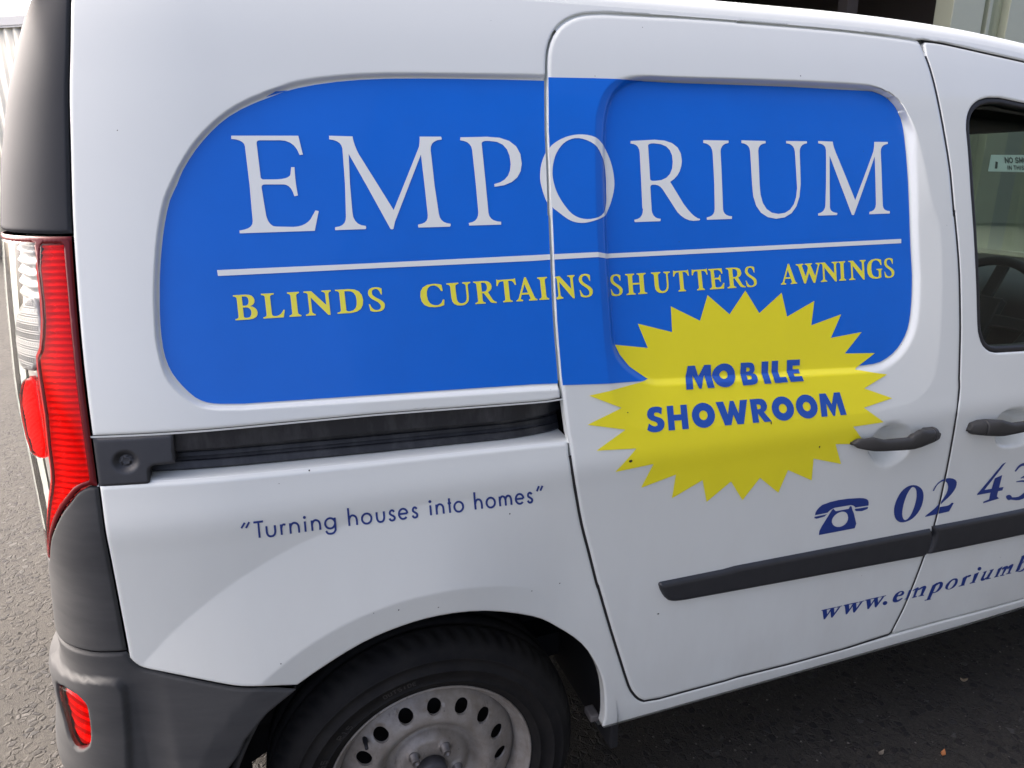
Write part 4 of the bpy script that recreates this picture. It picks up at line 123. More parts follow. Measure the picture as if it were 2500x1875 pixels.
def ar(v):
    return np.array(v, float).reshape(-1, 2)/1e4
def nest(v):
    return ar(v) if isinstance(v[0], int) else [nest(t) for t in v]

# ------------------------------------------------------------------ the shape of the van's side: y = S(x, z)
_Z = [.10, .18, .24, .285, .33, .42, .55, .70, .82, .90, .945, .99, 1.05, 1.2, 1.4, 1.6, 1.7, 1.78, 1.9]
_Y = [.09, .062, .040, .026, .018, .011, .0065, .0045, .0032, .0014, .0, .008, .020, .052, .104, .170, .210, .250, .32]
def slopes(x, y):
    x = np.array(x); y = np.array(y); h = np.diff(x); d = np.diff(y)/h
    q = np.zeros(len(x)); q[0] = d[0]; q[-1] = d[-1]
    for i in range(1, len(x)-1):
        q[i] = (d[i-1]*h[i] + d[i]*h[i-1])/(h[i]+h[i-1])
    return x, y, q
def herm(t, S):
    x, y, q = S
    t = np.clip(t, x[0], x[-1]); i = np.clip(np.searchsorted(x, t)-1, 0, len(x)-2)
    h = x[i+1]-x[i]; s = (t-x[i])/h
    return (2*s**3-3*s**2+1)*y[i] + (s**3-2*s**2+s)*h*q[i] + (-2*s**3+3*s**2)*y[i+1] + (s**3-s**2)*h*q[i+1]
PROF = slopes(_Z, _Y)
def S0(x, z):
    x = np.asarray(x, float); z = np.asarray(z, float)
    r = np.maximum(0, -.28-x); f = np.maximum(0, x-1.3)
    return herm(z, PROF) + .55*r*r + .05*f*f
def pdist(x, z, poly, closed=True):
    x = np.asarray(x, float); z = np.asarray(z, float)
    P = np.asarray(poly, float)
    Q = np.roll(P, -1, 0) if closed else P[1:]
    if not closed: P = P[:-1]
    best = np.full(x.shape, 1e9)
    for (ax, az), (bx, bz) in zip(P, Q):
        ex, ez = bx-ax, bz-az; L = ex*ex+ez*ez
        if L < 1e-14: continue
        t = np.clip(((x-ax)*ex+(z-az)*ez)/L, 0, 1)
        best = np.minimum(best, (x-ax-t*ex)**2+(z-az-t*ez)**2)
    return np.sqrt(best)
def inside(x, z, poly):
    x = np.asarray(x, float); z = np.asarray(z, float)
    P = np.asarray(poly, float); Q = np.roll(P, -1, 0); c = np.zeros(x.shape, bool)
    for (ax, az), (bx, bz) in zip(P, Q):
        if az == bz: continue
        c ^= ((az > z) != (bz > z)) & (x < (bx-ax)*(z-az)/(bz-az)+ax)
    return c
def sm(t):
    t = np.clip(t, 0, 1); return t*t*(3-2*t)
def chaikin(P, k=2):
    for _ in range(k):
        Q = np.roll(P, -1, 0); P = np.stack([.75*P+.25*Q, .25*P+.75*Q], 1).reshape(-1, 2)
    return P
Q_in, Q_out, Dr_in, Dr_out = ar(D_Q_in), ar(D_Q_out), chaikin(ar(D_Dr_in)), chaikin(ar(D_Dr_out))
DOOR = ar(D_door)
SCOOP, SCOOP2 = ar(D_scoop), ar(D_scoop2)
def sub(x, z, poly, pad, fn):
    """evaluate fn only for points in the padded box of poly"""
    out = np.zeros(x.shape)
    lo = poly.min(0)-pad; hi = poly.max(0)+pad
    k = (x > lo[0]) & (x < hi[0]) & (z > lo[1]) & (z < hi[1])
    if k.any(): out[k] = fn(x[k], z[k])
    return out
def recess(x, z, I, O, step, ramp, w):
    def fn(a, b):
        ii = inside(a, b, I); oo = inside(a, b, O); di = pdist(a, b, I); do = pdist(a, b, O)
        t = np.where(ii, 1, np.where(oo, do/(do+di+1e-9), 0))
        return step*np.where(ii, 1, np.where(oo, 1-sm(di/np.minimum(w, di+do+1e-9)), 0)) + ramp*t
    return sub(x, z, O, .01, fn)
def S_body(x, z):
    x = np.asarray(x, float); z = np.asarray(z, float)
    y = S0(x, z) + recess(x, z, Q_in, Q_out, .004, .0045, .009)
    r = np.hypot(x, z-.31)
    y = y - (.028*np.clip((.61-r)/.16, 0, 1) - .10*np.clip(.447-r, 0, .2))*(1-sm(x/.3))*(z > .2)
    return y
def bowl(x, z, poly, depth, w):
    return sub(x, z, poly, .0, lambda a, b: np.where(inside(a, b, poly), depth*sm(pdist(a, b, poly)/w), 0))
def S_door(x, z):
    x = np.asarray(x, float); z = np.asarray(z, float)
    return S0(x, z) + recess(x, z, Dr_in, Dr_out, .008, .010, .013) + bowl(x, z, SCOOP, .040, .032)
def S_fdoor(x, z):
    x = np.asarray(x, float); z = np.asarray(z, float)
    return S0(x, z) + bowl(x, z, SCOOP2, .040, .032)
def side(F):
    return lambda u, v: np.stack([u, F(u, v), v], -1)

# rear corner: s runs round the corner from the side (s<0) to the tail (s>0.25)
_AZ = [.28, .40, .45, .51, .56, .62, .645, .665, .72, .80, .88, .95, 1.0, 1.07, 1.125, 1.2, 1.3, 1.4, 1.48, 1.53, 1.59, 1.64, 1.684, 1.722, 1.80]
_AA = [.165, .181, .186, .174, .162, .160, .158, .144, .141, .132, .123, .120, .124, .129, .134, .133, .133, .131, .127, .120, .111, .100, .088, .073, .035]
_XZ = [.28, .70, 1.0, 1.2, 1.30, 1.40, 1.5, 1.58, 1.65, 1.71, 1.80]
_XX = [-.487, -.486, -.484, -.483, -.4795, -.4745, -.467, -.461, -.4535, -.448, -.438]
PA, PX = slopes(_AZ, _AA), slopes(_XZ, _XX)
def cmap(s, z):
    s = np.asarray(s, float); z = np.asarray(z, float)
    xb = herm(z, PX); a = herm(z, PA); b = a+.03
    t = np.clip(s, 0, .25)/.25*np.pi/2
    X = np.where(s < 0, xb-s, xb-a*np.sin(t))
    Y = np.where(s < 0, S0(xb-s, z), S0(xb, z)+b*(1-np.cos(t))+.15*a*np.sin(t)+np.maximum(0, s-.25))
    r = np.hypot(X, z-.31)
    Y = Y - .028*np.clip((.61-r)/.16, 0, 1)*np.clip(-s/.05, 0, 1)
    return np.stack([X, Y, z], -1)

# ------------------------------------------------------------------ materials
MATS = {}
def mat(name, col, rough=.5, metal=0., coat=0., spec=.5, build=None):
    if name in MATS: return MATS[name]
    M = bpy.data.materials.new(name); M.use_nodes = True
    b = M.node_tree.nodes['Principled BSDF']
    b.inputs['Base Color'].default_value = (*col, 1)
    b.inputs['Roughness'].default_value = rough
    b.inputs['Metallic'].default_value = metal
    b.inputs['Coat Weight'].default_value = coat
    b.inputs['Coat Roughness'].default_value = .04
    b.inputs['Specular IOR Level'].default_value = spec
    if build: build(M.node_tree, b)
    MATS[name] = M
    return M
def nd(nt, t, **kw):
    n = nt.nodes.new(t)
    for k, v in kw.items(): setattr(n, k, v)
    return n
def ramp(nt, fac, stops):
    r = nd(nt, 'ShaderNodeValToRGB')
    while len(r.color_ramp.elements) < len(stops): r.color_ramp.elements.new(.5)
    for e, (p, c) in zip(r.color_ramp.elements, stops):
        e.position = p; e.color = (*c, 1) if len(c) == 3 else c
    nt.links.new(fac, r.inputs[0])
    return r.outputs[0]
def noise(nt, scale, detail=4, rough=.6, vec=None, stretch=None):
    n = nd(nt, 'ShaderNodeTexNoise'); n.inputs['Scale'].default_value = scale
    n.inputs['Detail'].default_value = detail; n.inputs['Roughness'].default_value = rough
    tc = nd(nt, 'ShaderNodeTexCoord')
    src = tc.outputs['Object']
    if stretch:
        mp = nd(nt, 'ShaderNodeMapping'); mp.inputs['Scale'].default_value = stretch
        nt.links.new(src, mp.inputs[0]); src = mp.outputs[0]
    nt.links.new(src, n.inputs['Vector'])
    return n.outputs['Fac']
def mix(nt, fac, a, b):
    x = nd(nt, 'ShaderNodeMix'); x.data_type = 'RGBA'
    for i, v in ((0, fac), (6, a), (7, b)):
        if hasattr(v, 'links'): nt.links.new(v, x.inputs[i])
        elif isinstance(v, (int, float)): x.inputs[i].default_value = v
        else: x.inputs[i].default_value = (*v, 1)
    return x.outputs[2]
def bump(nt, b, h, strength=.2, dist=.002):
    n = nd(nt, 'ShaderNodeBump'); n.inputs['Strength'].default_value = strength
    n.inputs['Distance'].default_value = dist
    nt.links.new(h, n.inputs['Height']); nt.links.new(n.outputs[0], b.inputs['Normal'])
def specks(nt, scale, size, frac):
    """sparse little chips: voronoi cells whose random value is rare"""
    tc = nd(nt, 'ShaderNodeTexCoord')
    v = nd(nt, 'ShaderNodeTexVoronoi'); v.inputs['Scale'].default_value = scale
    nt.links.new(tc.outputs['Object'], v.inputs['Vector'])
    a = nd(nt, 'ShaderNodeMath', operation='LESS_THAN'); nt.links.new(v.outputs['Distance'], a.inputs[0]); a.inputs[1].default_value = size
    sp = nd(nt, 'ShaderNodeSeparateColor'); nt.links.new(v.outputs['Color'], sp.inputs[0])
    c = nd(nt, 'ShaderNodeMath', operation='LESS_THAN'); nt.links.new(sp.outputs[0], c.inputs[0]); c.inputs[1].default_value = frac
    d = nd(nt, 'ShaderNodeMath', operation='MULTIPLY'); nt.links.new(a.outputs[0], d.inputs[0]); nt.links.new(c.outputs[0], d.inputs[1])
    return d.outputs[0]
def paint_nodes(nt, b):
    tc = nd(nt, 'ShaderNodeTexCoord'); sx = nd(nt, 'ShaderNodeSeparateXYZ'); nt.links.new(tc.outputs['Object'], sx.inputs[0])
    # road film: streaky grime that thins out upwards
    mr = nd(nt, 'ShaderNodeMapRange'); nt.links.new(sx.outputs[2], mr.inputs[0])
    mr.inputs[1].default_value = .95; mr.inputs[2].default_value = .30; mr.inputs[3].default_value = .05; mr.inputs[4].default_value = .30
    g = ramp(nt, noise(nt, 9, 6, .65, stretch=(1, 1, .35)), [(.3, (0, 0, 0)), (.75, (1, 1, 1))])
    mu = nd(nt, 'ShaderNodeMath', operation='MULTIPLY'); nt.links.new(mr.outputs[0], mu.inputs[0]); nt.links.new(g, mu.inputs[1])
    c = mix(nt, mu.outputs[0], (.765, .80, .758), (.53, .51, .46))
    c = mix(nt, specks(nt, 26, .035, .05), c, (.05, .045, .04))
    c = mix(nt, specks(nt, 70, .06, .012), c, (.10, .09, .08))
    nt.links.new(c, b.inputs['Base Color'])
    rr = nd(nt, 'ShaderNodeMapRange'); nt.links.new(g, rr.inputs[0]); rr.inputs[3].default_value = .03; rr.inputs[4].default_value = .09
    nt.links.new(rr.outputs[0], b.inputs['Coat Roughness'])
PAINT = mat('white_paint', (.76, .775, .79), .42, coat=.8, build=paint_nodes)
def vinyl(name, col, rough=.32, dirt=.10, coat=.12, spec=.5):
    def f(nt, b):
        c = mix(nt, noise(nt, 7, 5, .6), col, tuple(v*(1-dirt) for v in col))
        c = mix(nt, specks(nt, 60, .06, .010), c, (.05, .05, .04))
        nt.links.new(c, b.inputs['Base Color'])
    return mat(name, col, rough, coat=coat, spec=spec, build=f)
BLUE = vinyl('blue_vinyl', (.003, .165, .76), .32, .16, .10, .3)
VWHITE = vinyl('white_vinyl', (.89, .92, .87), .32, .04, .4)
YELLOW = vinyl('yellow_vinyl', (1.0, .89, .025), .3)
LEMON = vinyl('pale_yellow_vinyl', (1.0, .92, .07), .3)
NAVY = vinyl('navy_vinyl', (.014, .045, .24))
ROYAL = vinyl('royal_blue_vinyl', (.014, .10, .50), .22)
def plast(nt, b):
    n = noise(nt, 14, 5, .6, stretch=(.5, .5, 2.2))
    c = mix(nt, ramp(nt, n, [(.3, (0, 0, 0)), (.75, (1, 1, 1))]), (.058, .059, .060), (.080, .081, .080))
    sc = ramp(nt, noise(nt, 9, 8, .75, stretch=(1, 1, 7)), [(.66, (0, 0, 0)), (.70, (.6, .6, .6)), (.74, (0, 0, 0))])
    c = mix(nt, sc, c, (.12, .12, .12))
    c = mix(nt, specks(nt, 90, .07, .02), c, (.15, .15, .14))
    nt.links.new(c, b.inputs['Base Color'])
    bump(nt, b, noise(nt, 900, 2, .5), .25, .0004)
PLASTIC = mat('grained_plastic', (.05, .052, .055), .62, spec=.05, build=plast)
def plast1(nt, b):
    c = mix(nt, noise(nt, 12, 4, .6), (.040, .043, .048), (.050, .053, .058)); nt.links.new(c, b.inputs['Base Color'])
    bump(nt, b, noise(nt, 900, 2, .5), .25, .0004)
PILLAR = mat('pillar_plastic', (.045, .048, .053), .62, spec=.05, build=plast1)
def plast2(nt, b):
    n = noise(nt, 40, 4, .6)
    c = mix(nt, n, (.018, .020, .024), (.034, .036, .040)); nt.links.new(c, b.inputs['Base Color'])
    bump(nt, b, noise(nt, 1100, 2, .5), .2, .0003)
TRIM = mat('black_trim', (.025, .027, .03), .42, build=plast2)
RUBBER = mat('rubber_seal', (.016, .016, .018), .55)
def dust(nt, b):
    c = mix(nt, ramp(nt, noise(nt, 30, 6, .7, stretch=(1, 1, .3)), [(.45, (0, 0, 0)), (.8, (1, 1, 1))]), (.016, .018, .022), (.06, .062, .066))
    nt.links.new(c, b.inputs['Base Color'])
RAILM = mat('dusty_black_rail', (.012, .014, .018), .45, build=dust)
DARK = mat('dark_cavity', (.010, .010, .011), .85)
def tyre_n(nt, b):
    c = mix(nt, ramp(nt, noise(nt, 18, 6, .7), [(.35, (0, 0, 0)), (.8, (1, 1, 1))]), (.006, .006, .0065), (.018, .017, .0155))
    nt.links.new(c, b.inputs['Base Color']); bump(nt, b, noise(nt, 220, 3, .6), .3, .0006)
TYRE = mat('tyre_rubber', (.02, .02, .02), .72, spec=.25, build=tyre_n)
def steel_n(nt, b):
    n = ramp(nt, noise(nt, 22, 6, .7), [(.4, (0, 0, 0)), (.75, (1, 1, 1))])
    c = mix(nt, n, (.29, .272, .245), (.17, .145, .118))
    c = mix(nt, specks(nt, 70, .07, .10), c, (.045, .04, .035))
    c = mix(nt, ramp(nt, noise(nt, 60, 4, .7, stretch=(1, 1, .25)), [(.62, (0, 0, 0)), (.70, (.5, .5, .5))]), c, (.07, .06, .05))
    nt.links.new(c, b.inputs['Base Color'])
STEEL = mat('dirty_steel', (.5, .48, .45), .42, metal=.2, build=steel_n)
BOLT = mat('dull_bolt', (.16, .15, .14), .45, metal=.6)
HANDLE = mat('dark_handle_plastic', (.045, .045, .044), .5, spec=.3, build=lambda nt, b: bump(nt, b, noise(nt, 900, 2, .5), .2, .0003))
CAPM = mat('grey_hub_cap', (.045, .045, .05), .5)
INT = mat('interior_plastic', (.028, .03, .033), .7)
FABRIC = mat('seat_fabric', (.012, .013, .015), .9)
WHITEP = mat('white_print', (.70, .76, .74), .6)
BLACKP = mat('black_print', (.06, .07, .07), .6)
def lens(name, tint, rough=.02, refl=.75):
    M = bpy.data.materials.new(name); M.use_nodes = True; nt = M.node_tree
    nt.nodes.remove(nt.nodes['Principled BSDF']); out = nt.nodes['Material Output']
    tr = nd(nt, 'ShaderNodeBsdfTransparent'); tr.inputs[0].default_value = (*tint, 1)
    gl = nd(nt, 'ShaderNodeBsdfGlossy'); gl.inputs['Roughness'].default_value = rough
    fr = nd(nt, 'ShaderNodeFresnel'); fr.inputs[0].default_value = 1.5
    mx = nd(nt, 'ShaderNodeMixShader')
    sc = nd(nt, 'ShaderNodeMath', operation='MULTIPLY'); nt.links.new(fr.outputs[0], sc.inputs[0]); sc.inputs[1].default_value = refl
    nt.links.new(sc.outputs[0], mx.inputs[0]); nt.links.new(tr.outputs[0], mx.inputs[1]); nt.links.new(gl.outputs[0], mx.inputs[2])
    nt.links.new(mx.outputs[0], out.inputs[0])
    MATS[name] = M; return M
REDLENS = lens('red_lens', (1., .14, .11), .02, .45)
CLEARLENS = lens('clear_lens', (.93, .94, .93))
GLASS = lens('green_tinted_glass', (.80, .93, .82))
REDIN = mat('red_reflector', (.95, .045, .03), .3)
REDEDGE = mat('dark_red_edge', (.12, .006, .008), .22, spec=.25)
SILVER = mat('silver_reflector', (.62, .61, .57), .38, metal=.4)
SILVER2 = mat('grey_reflector', (.42, .42, .41), .4, metal=.3)

# ------------------------------------------------------------------ mesh builders
def link(name, me, material, parent=None, kind=None, label=None, cat=None, group=None):
    o = bpy.data.objects.new(name, me); COL.objects.link(o)
    if material is not None and not me.materials: me.materials.append(material)
    if parent is not None: o.parent = parent
    if kind: o['kind'] = kind
    if label: o['label'] = label
    if cat: o['category'] = cat
    if group: o['group'] = group
    return o
def empty(name, loc=(0, 0, 0), label=None, cat=None, parent=None, group=None):
    o = bpy.data.objects.new(name, None); COL.objects.link(o); o.location = loc; o.empty_display_size = .05
    if label: o['label'] = label
    if cat: o['category'] = cat
    if group: o['group'] = group
    if parent is not None: o.parent = parent
    return o
def mesh(name, V, F, normals=None, smooth=True):
    me = bpy.data.meshes.new(name)
    me.from_pydata([tuple(v) for v in V], [], [tuple(f) for f in F])
    me.update()
    if smooth:
        me.polygons.foreach_set('use_smooth', [True]*len(me.polygons))
    if normals is not None:
        me.normals_split_custom_set_from_vertices([tuple(n) for n in normals])
    return me
def resample(P, step, closed=True):
    P = np.asarray(P, float); out = []
    n = len(P)
    for i in range(n if closed else n-1):
        a = P[i]; b = P[(i+1) % n]; k = max(1, int(math.ceil(np.linalg.norm(b-a)/step)))
        for j in range(k): out.append(a+(b-a)*j/k)
    if not closed: out.append(P[-1])
    return np.array(out)
def clean(P, tol=4e-4):
    out = [P[0]]
    for p in P[1:]:
        if np.linalg.norm(p-out[-1]) > tol: out.append(p)
    if np.linalg.norm(out[0]-out[-1]) <= tol: out.pop()
    return np.array(out)
def area(P):
    x, y = P[:, 0], P[:, 1]; return .5*np.sum(x*np.roll(y, -1)-np.roll(x, -1)*y)
def vnorm(P):
    """outward unit direction at each vertex of a closed loop"""
    d = np.roll(P, -1, 0)-np.roll(P, 1, 0); L = np.linalg.norm(d, axis=1)[:, None]+1e-12; d = d/L
    n = np.c_[d[:, 1], -d[:, 0]]
    return n if area(P) > 0 else -n
def offset(P, d):
    return P+vnorm(P)*d
def contours(P, ds, step=.0035):
    P = clean(P); P = P if area(P) > 0 else P[::-1]
    R = clean(resample(P, step), 1e-3); N = vnorm(R)
    for _ in range(2): N = .5*N+.25*np.roll(N, 1, 0)+.25*np.roll(N, -1, 0)
    out = []
    for d in ds:
        q = R+N*d
        out.append(q[np.abs(pdist(q[:, 0], q[:, 1], P)-abs(d)) < .0012])
    return np.vstack(out)
def cdt(loops, pts):
    """constrained triangulation; returns verts, tris"""
    V = []; E = []
    for L in loops:
        b = len(V); n = len(L)
        V += [Vector((p[0], p[1])) for p in L]
        E += [(b+i, b+(i+1) % n) for i in range(n)]
    V += [Vector((p[0], p[1])) for p in pts]
    r = delaunay_2d_cdt(V, E, [], 0, 1e-7)
    return np.array([(v.x, v.y) for v in r[0]]), np.array([tuple(f) for f in r[2]])
def even_odd(x, z, loops):
    c = np.zeros(np.shape(x), bool)
    for L in loops: c ^= inside(x, z, L)
    return c
def gridpts(lo, hi, step, jitter=0.):
    gx, gz = np.meshgrid(np.arange(lo[0], hi[0], step), np.arange(lo[1], hi[1], step))
    gx = gx + (np.arange(gx.shape[0]) % 2)[:, None]*step*.5
    return np.c_[gx.ravel(), gz.ravel()]
def patch(name, loops, pmap, material, parent=None, step=.012, roll=.004, skirt=.016, refine=None, disp=None,
          sign=1., along='y', eps=.0022, estep=None, label=None, flat=None):
    """a sheet-metal panel: triangulated outline laid on the surface pmap(u, v), edges rolled under and turned in"""
    estep = estep or min(step, .008)
    L = [clean(resample(clean(np.asarray(p, float)), estep)) for p in loops]
    if area(L[0]) < 0: L[0] = L[0][::-1]
    lo, hi = L[0].min(0), L[0].max(0)
    G = gridpts(lo, hi, step)
    k = even_odd(G[:, 0], G[:, 1], L); G = G[k]
    dmin = np.full(len(G), 1e9)
    for p in L: dmin = np.minimum(dmin, pdist(G[:, 0], G[:, 1], p))
    G = G[dmin > max(roll*1.6, step*.35)]
    extra = [G]
    if roll > 0:
        for f in (.12, .45, 1.0, 1.0+eps*1.15/roll):
            for i, p in enumerate(L):
                q = offset(p, -roll*f if i == 0 else roll*f)
                kk = even_odd(q[:, 0], q[:, 1], L)
                dd = np.full(len(q), 1e9)
                for pp in L: dd = np.minimum(dd, pdist(q[:, 0], q[:, 1], pp))
                extra.append(q[kk & (dd > roll*f*.8)])
    if refine is not None:
        R = np.asarray(refine); kk = even_odd(R[:, 0], R[:, 1], L)
        dd = np.full(len(R), 1e9)
        for pp in L: dd = np.minimum(dd, pdist(R[:, 0], R[:, 1], pp))
        extra.append(R[kk & (dd > max(roll*1.3, .002))])
    V2, T = cdt(L, np.vstack(extra))
    c = V2[T].mean(1)
    T = T[even_odd(c[:, 0], c[:, 1], L)]
    used = np.unique(T); re = -np.ones(len(V2), int); re[used] = np.arange(len(used)); V2 = V2[used]; T = re[T]
    def base_n(u, v):
        e = .002
        a = pmap(u+e, v)-pmap(u-e, v); b = pmap(u, v+e)-pmap(u, v-e)
        n = np.cross(a, b); n /= np.linalg.norm(n, axis=1)[:, None]+1e-12
        return n*sign
    def fin(u, v, N):
        P = pmap(u, v); h = np.zeros(len(u))
        if disp is not None: h = h+disp(u, v)
        if roll > 0:
            d = np.full(len(u), 1e9)
            for p in L: d = np.minimum(d, pdist(u, v, p))
            ins = even_odd(u, v, L)
            d = np.where(ins, d, 0)
            q = np.clip(roll-d, 0, roll)
            if flat is not None: q = np.where(flat(u, v), 0, q)
            h = h-(roll-np.sqrt(np.maximum(roll*roll-q*q, 0)))
        return P+N*h[:, None]
    u, v = V2[:, 0], V2[:, 1]
    N0 = np.tile([0., -1., 0.], (len(u), 1)) if along == 'y' else base_n(u, v)
    P = fin(u, v, N0)
    a = fin(u+eps, v, N0)-fin(u-eps, v, N0); b = fin(u, v+eps, N0)-fin(u, v-eps, N0)
    N = np.cross(a, b)*sign; N /= np.linalg.norm(N, axis=1)[:, None]+1e-12
    V = [P]; NN = [N]; F = [tuple(t) for t in T]
    # orient
    t0 = T[:2000]; fn = np.cross(P[t0[:, 1]]-P[t0[:, 0]], P[t0[:, 2]]-P[t0[:, 0]])
    if (np.einsum('ij,ij->i', fn, N[t0[:, 0]]) < 0).mean() > .5: F = [f[::-1] for f in F]
    if skirt > 0:
        nb = len(P)
        for i, p in enumerate(L):
            n2 = vnorm(p) if i == 0 else -vnorm(p)
            uu, vv = p[:, 0], p[:, 1]
            Nn = np.tile([0., -1., 0.], (len(uu), 1)) if along == 'y' else base_n(uu, vv)
            top = fin(uu, vv, Nn); bot = top-Nn*skirt
            e = .001
            T3 = pmap(uu+n2[:, 0]*e, vv+n2[:, 1]*e)-pmap(uu, vv); T3 /= np.linalg.norm(T3, axis=1)[:, None]+1e-12
            V += [top, bot]; NN += [T3, T3]; n = len(p)
            for j in range(n):
                k = (j+1) % n
                F.append((nb+j, nb+k, nb+n+k, nb+n+j) if i else (nb+k, nb+j, nb+n+j, nb+n+k))
            nb += 2*n
    return link(name, mesh(name, np.vstack(V), F, np.vstack(NN)), material, parent, label=label)
def decal(name, groups, F, material, parent, off=.0006, clip=None, step=.007, label=None, fine=None):
    """thin film cut to the outline(s) and laid on the panel; groups = list of [outer, hole, ...], united"""
    groups = [[clean(resample(clean(np.asarray(p, float), 2e-4), step), 2e-4) for p in g] for g in groups]
    groups = [[p for p in g if len(p) > 2] for g in groups]
    L = [p for g in groups for p in g]
    allp = np.vstack(L); lo, hi = allp.min(0)-.004, allp.max(0)+.004
    extra_loops = []
    G = gridpts(lo, hi, step)
    def member(x, z):
        c = np.zeros(x.shape, bool)
        for g in groups: c |= even_odd(x, z, g)
        return c
    k = member(G[:, 0], G[:, 1])
    G = G[k]
    if len(G):
        d = np.full(len(G), 1e9)
        for p in L: d = np.minimum(d, pdist(G[:, 0], G[:, 1], p))
        G = G[d > step*.3]
    if fine is not None:
        R = fine[(fine[:, 0] > lo[0]) & (fine[:, 0] < hi[0]) & (fine[:, 1] > lo[1]) & (fine[:, 1] < hi[1])]
        if len(R):
            R = R[member(R[:, 0], R[:, 1])]
        if len(R):
            d = np.full(len(R), 1e9)
            for p in L: d = np.minimum(d, pdist(R[:, 0], R[:, 1], p))
            G = np.vstack([G, R[d > .001]])
    loops = list(L)
    V = []; E = []
    for p in loops:
        b = len(V); n = len(p); V += [Vector(q) for q in p]; E += [(b+i, b+(i+1) % n) for i in range(n)]
    if clip is not None:
        C = clean(resample(clip, step)); n = len(C); b = len(V); V += [Vector(q) for q in C]
        for i in range(n):
            a, q = C[i], C[(i+1) % n]
            if max(a[0], q[0]) > lo[0] and min(a[0], q[0]) < hi[0] and max(a[1], q[1]) > lo[1] and min(a[1], q[1]) < hi[1]:
                E.append((b+i, b+(i+1) % n))
    V += [Vector(q) for q in G]
    r = delaunay_2d_cdt(V, E, [], 0, 1e-7)
    V2 = np.array([(v.x, v.y) for v in r[0]]); T = np.array([tuple(f) for f in r[2]])
    c = V2[T].mean(1); kk = member(c[:, 0], c[:, 1])
    if clip is not None: kk &= inside(c[:, 0], c[:, 1], clip)
    T = T[kk]
    if not len(T): return None
    used = np.unique(T); re = -np.ones(len(V2), int); re[used] = np.arange(len(used)); V2 = V2[used]; T = re[T]
    u, v = V2[:, 0], V2[:, 1]; e = .0022
    y = F(u, v); fx = (F(u+e, v)-F(u-e, v))/(2*e); fz = (F(u, v+e)-F(u, v-e))/(2*e)
    N = np.c_[fx, -np.ones(len(u)), fz]; N /= np.linalg.norm(N, axis=1)[:, None]
    P = np.c_[u, y, v]+N*off
    A = T[:500]; fn = np.cross(P[A[:, 1]]-P[A[:, 0]], P[A[:, 2]]-P[A[:, 0]])
    Fc = [tuple(t) for t in T]
    if (fn[:, 1] > 0).mean() > .5: Fc = [f[::-1] for f in Fc]
    return link(name, mesh(name, P, Fc, N), material, parent, label=label)
def loft(rings, closed_ring=True, caps=True):
    """rings: list of equal-length point lists"""
    V = []; F = []; n = len(rings[0])
    for r in rings: V += [tuple(p) for p in r]
    for i in range(len(rings)-1):
        for j in range(n if closed_ring else n-1):
            k = (j+1) % n
            F.append((i*n+j, i*n+k, (i+1)*n+k, (i+1)*n+j))
    if caps and closed_ring:
        F.append(tuple(range(n))[::-1]); F.append(tuple(range((len(rings)-1)*n, len(rings)*n)))
    return V, F
def box(V, F, x0, x1, y0, y1, z0, z1):
    b = len(V)
    V += [(x0, y0, z0), (x1, y0, z0), (x1, y1, z0), (x0, y1, z0), (x0, y0, z1), (x1, y0, z1), (x1, y1, z1), (x0, y1, z1)]
    F += [tuple(b+i for i in f) for f in ((0, 3, 2, 1), (4, 5, 6, 7), (0, 1, 5, 4), (1, 2, 6, 5), (2, 3, 7, 6), (3, 0, 4, 7))]
def boxes(name, L, material, parent=None, bev=0., **kw):
    V = []; F = []
    for b in L: box(V, F, *b)
    o = link(name, mesh(name, V, F, smooth=False), material, parent, **kw)
    if bev:
        md = o.modifiers.new('bevel', 'BEVEL'); md.width = bev; md.segments = 2
    return o

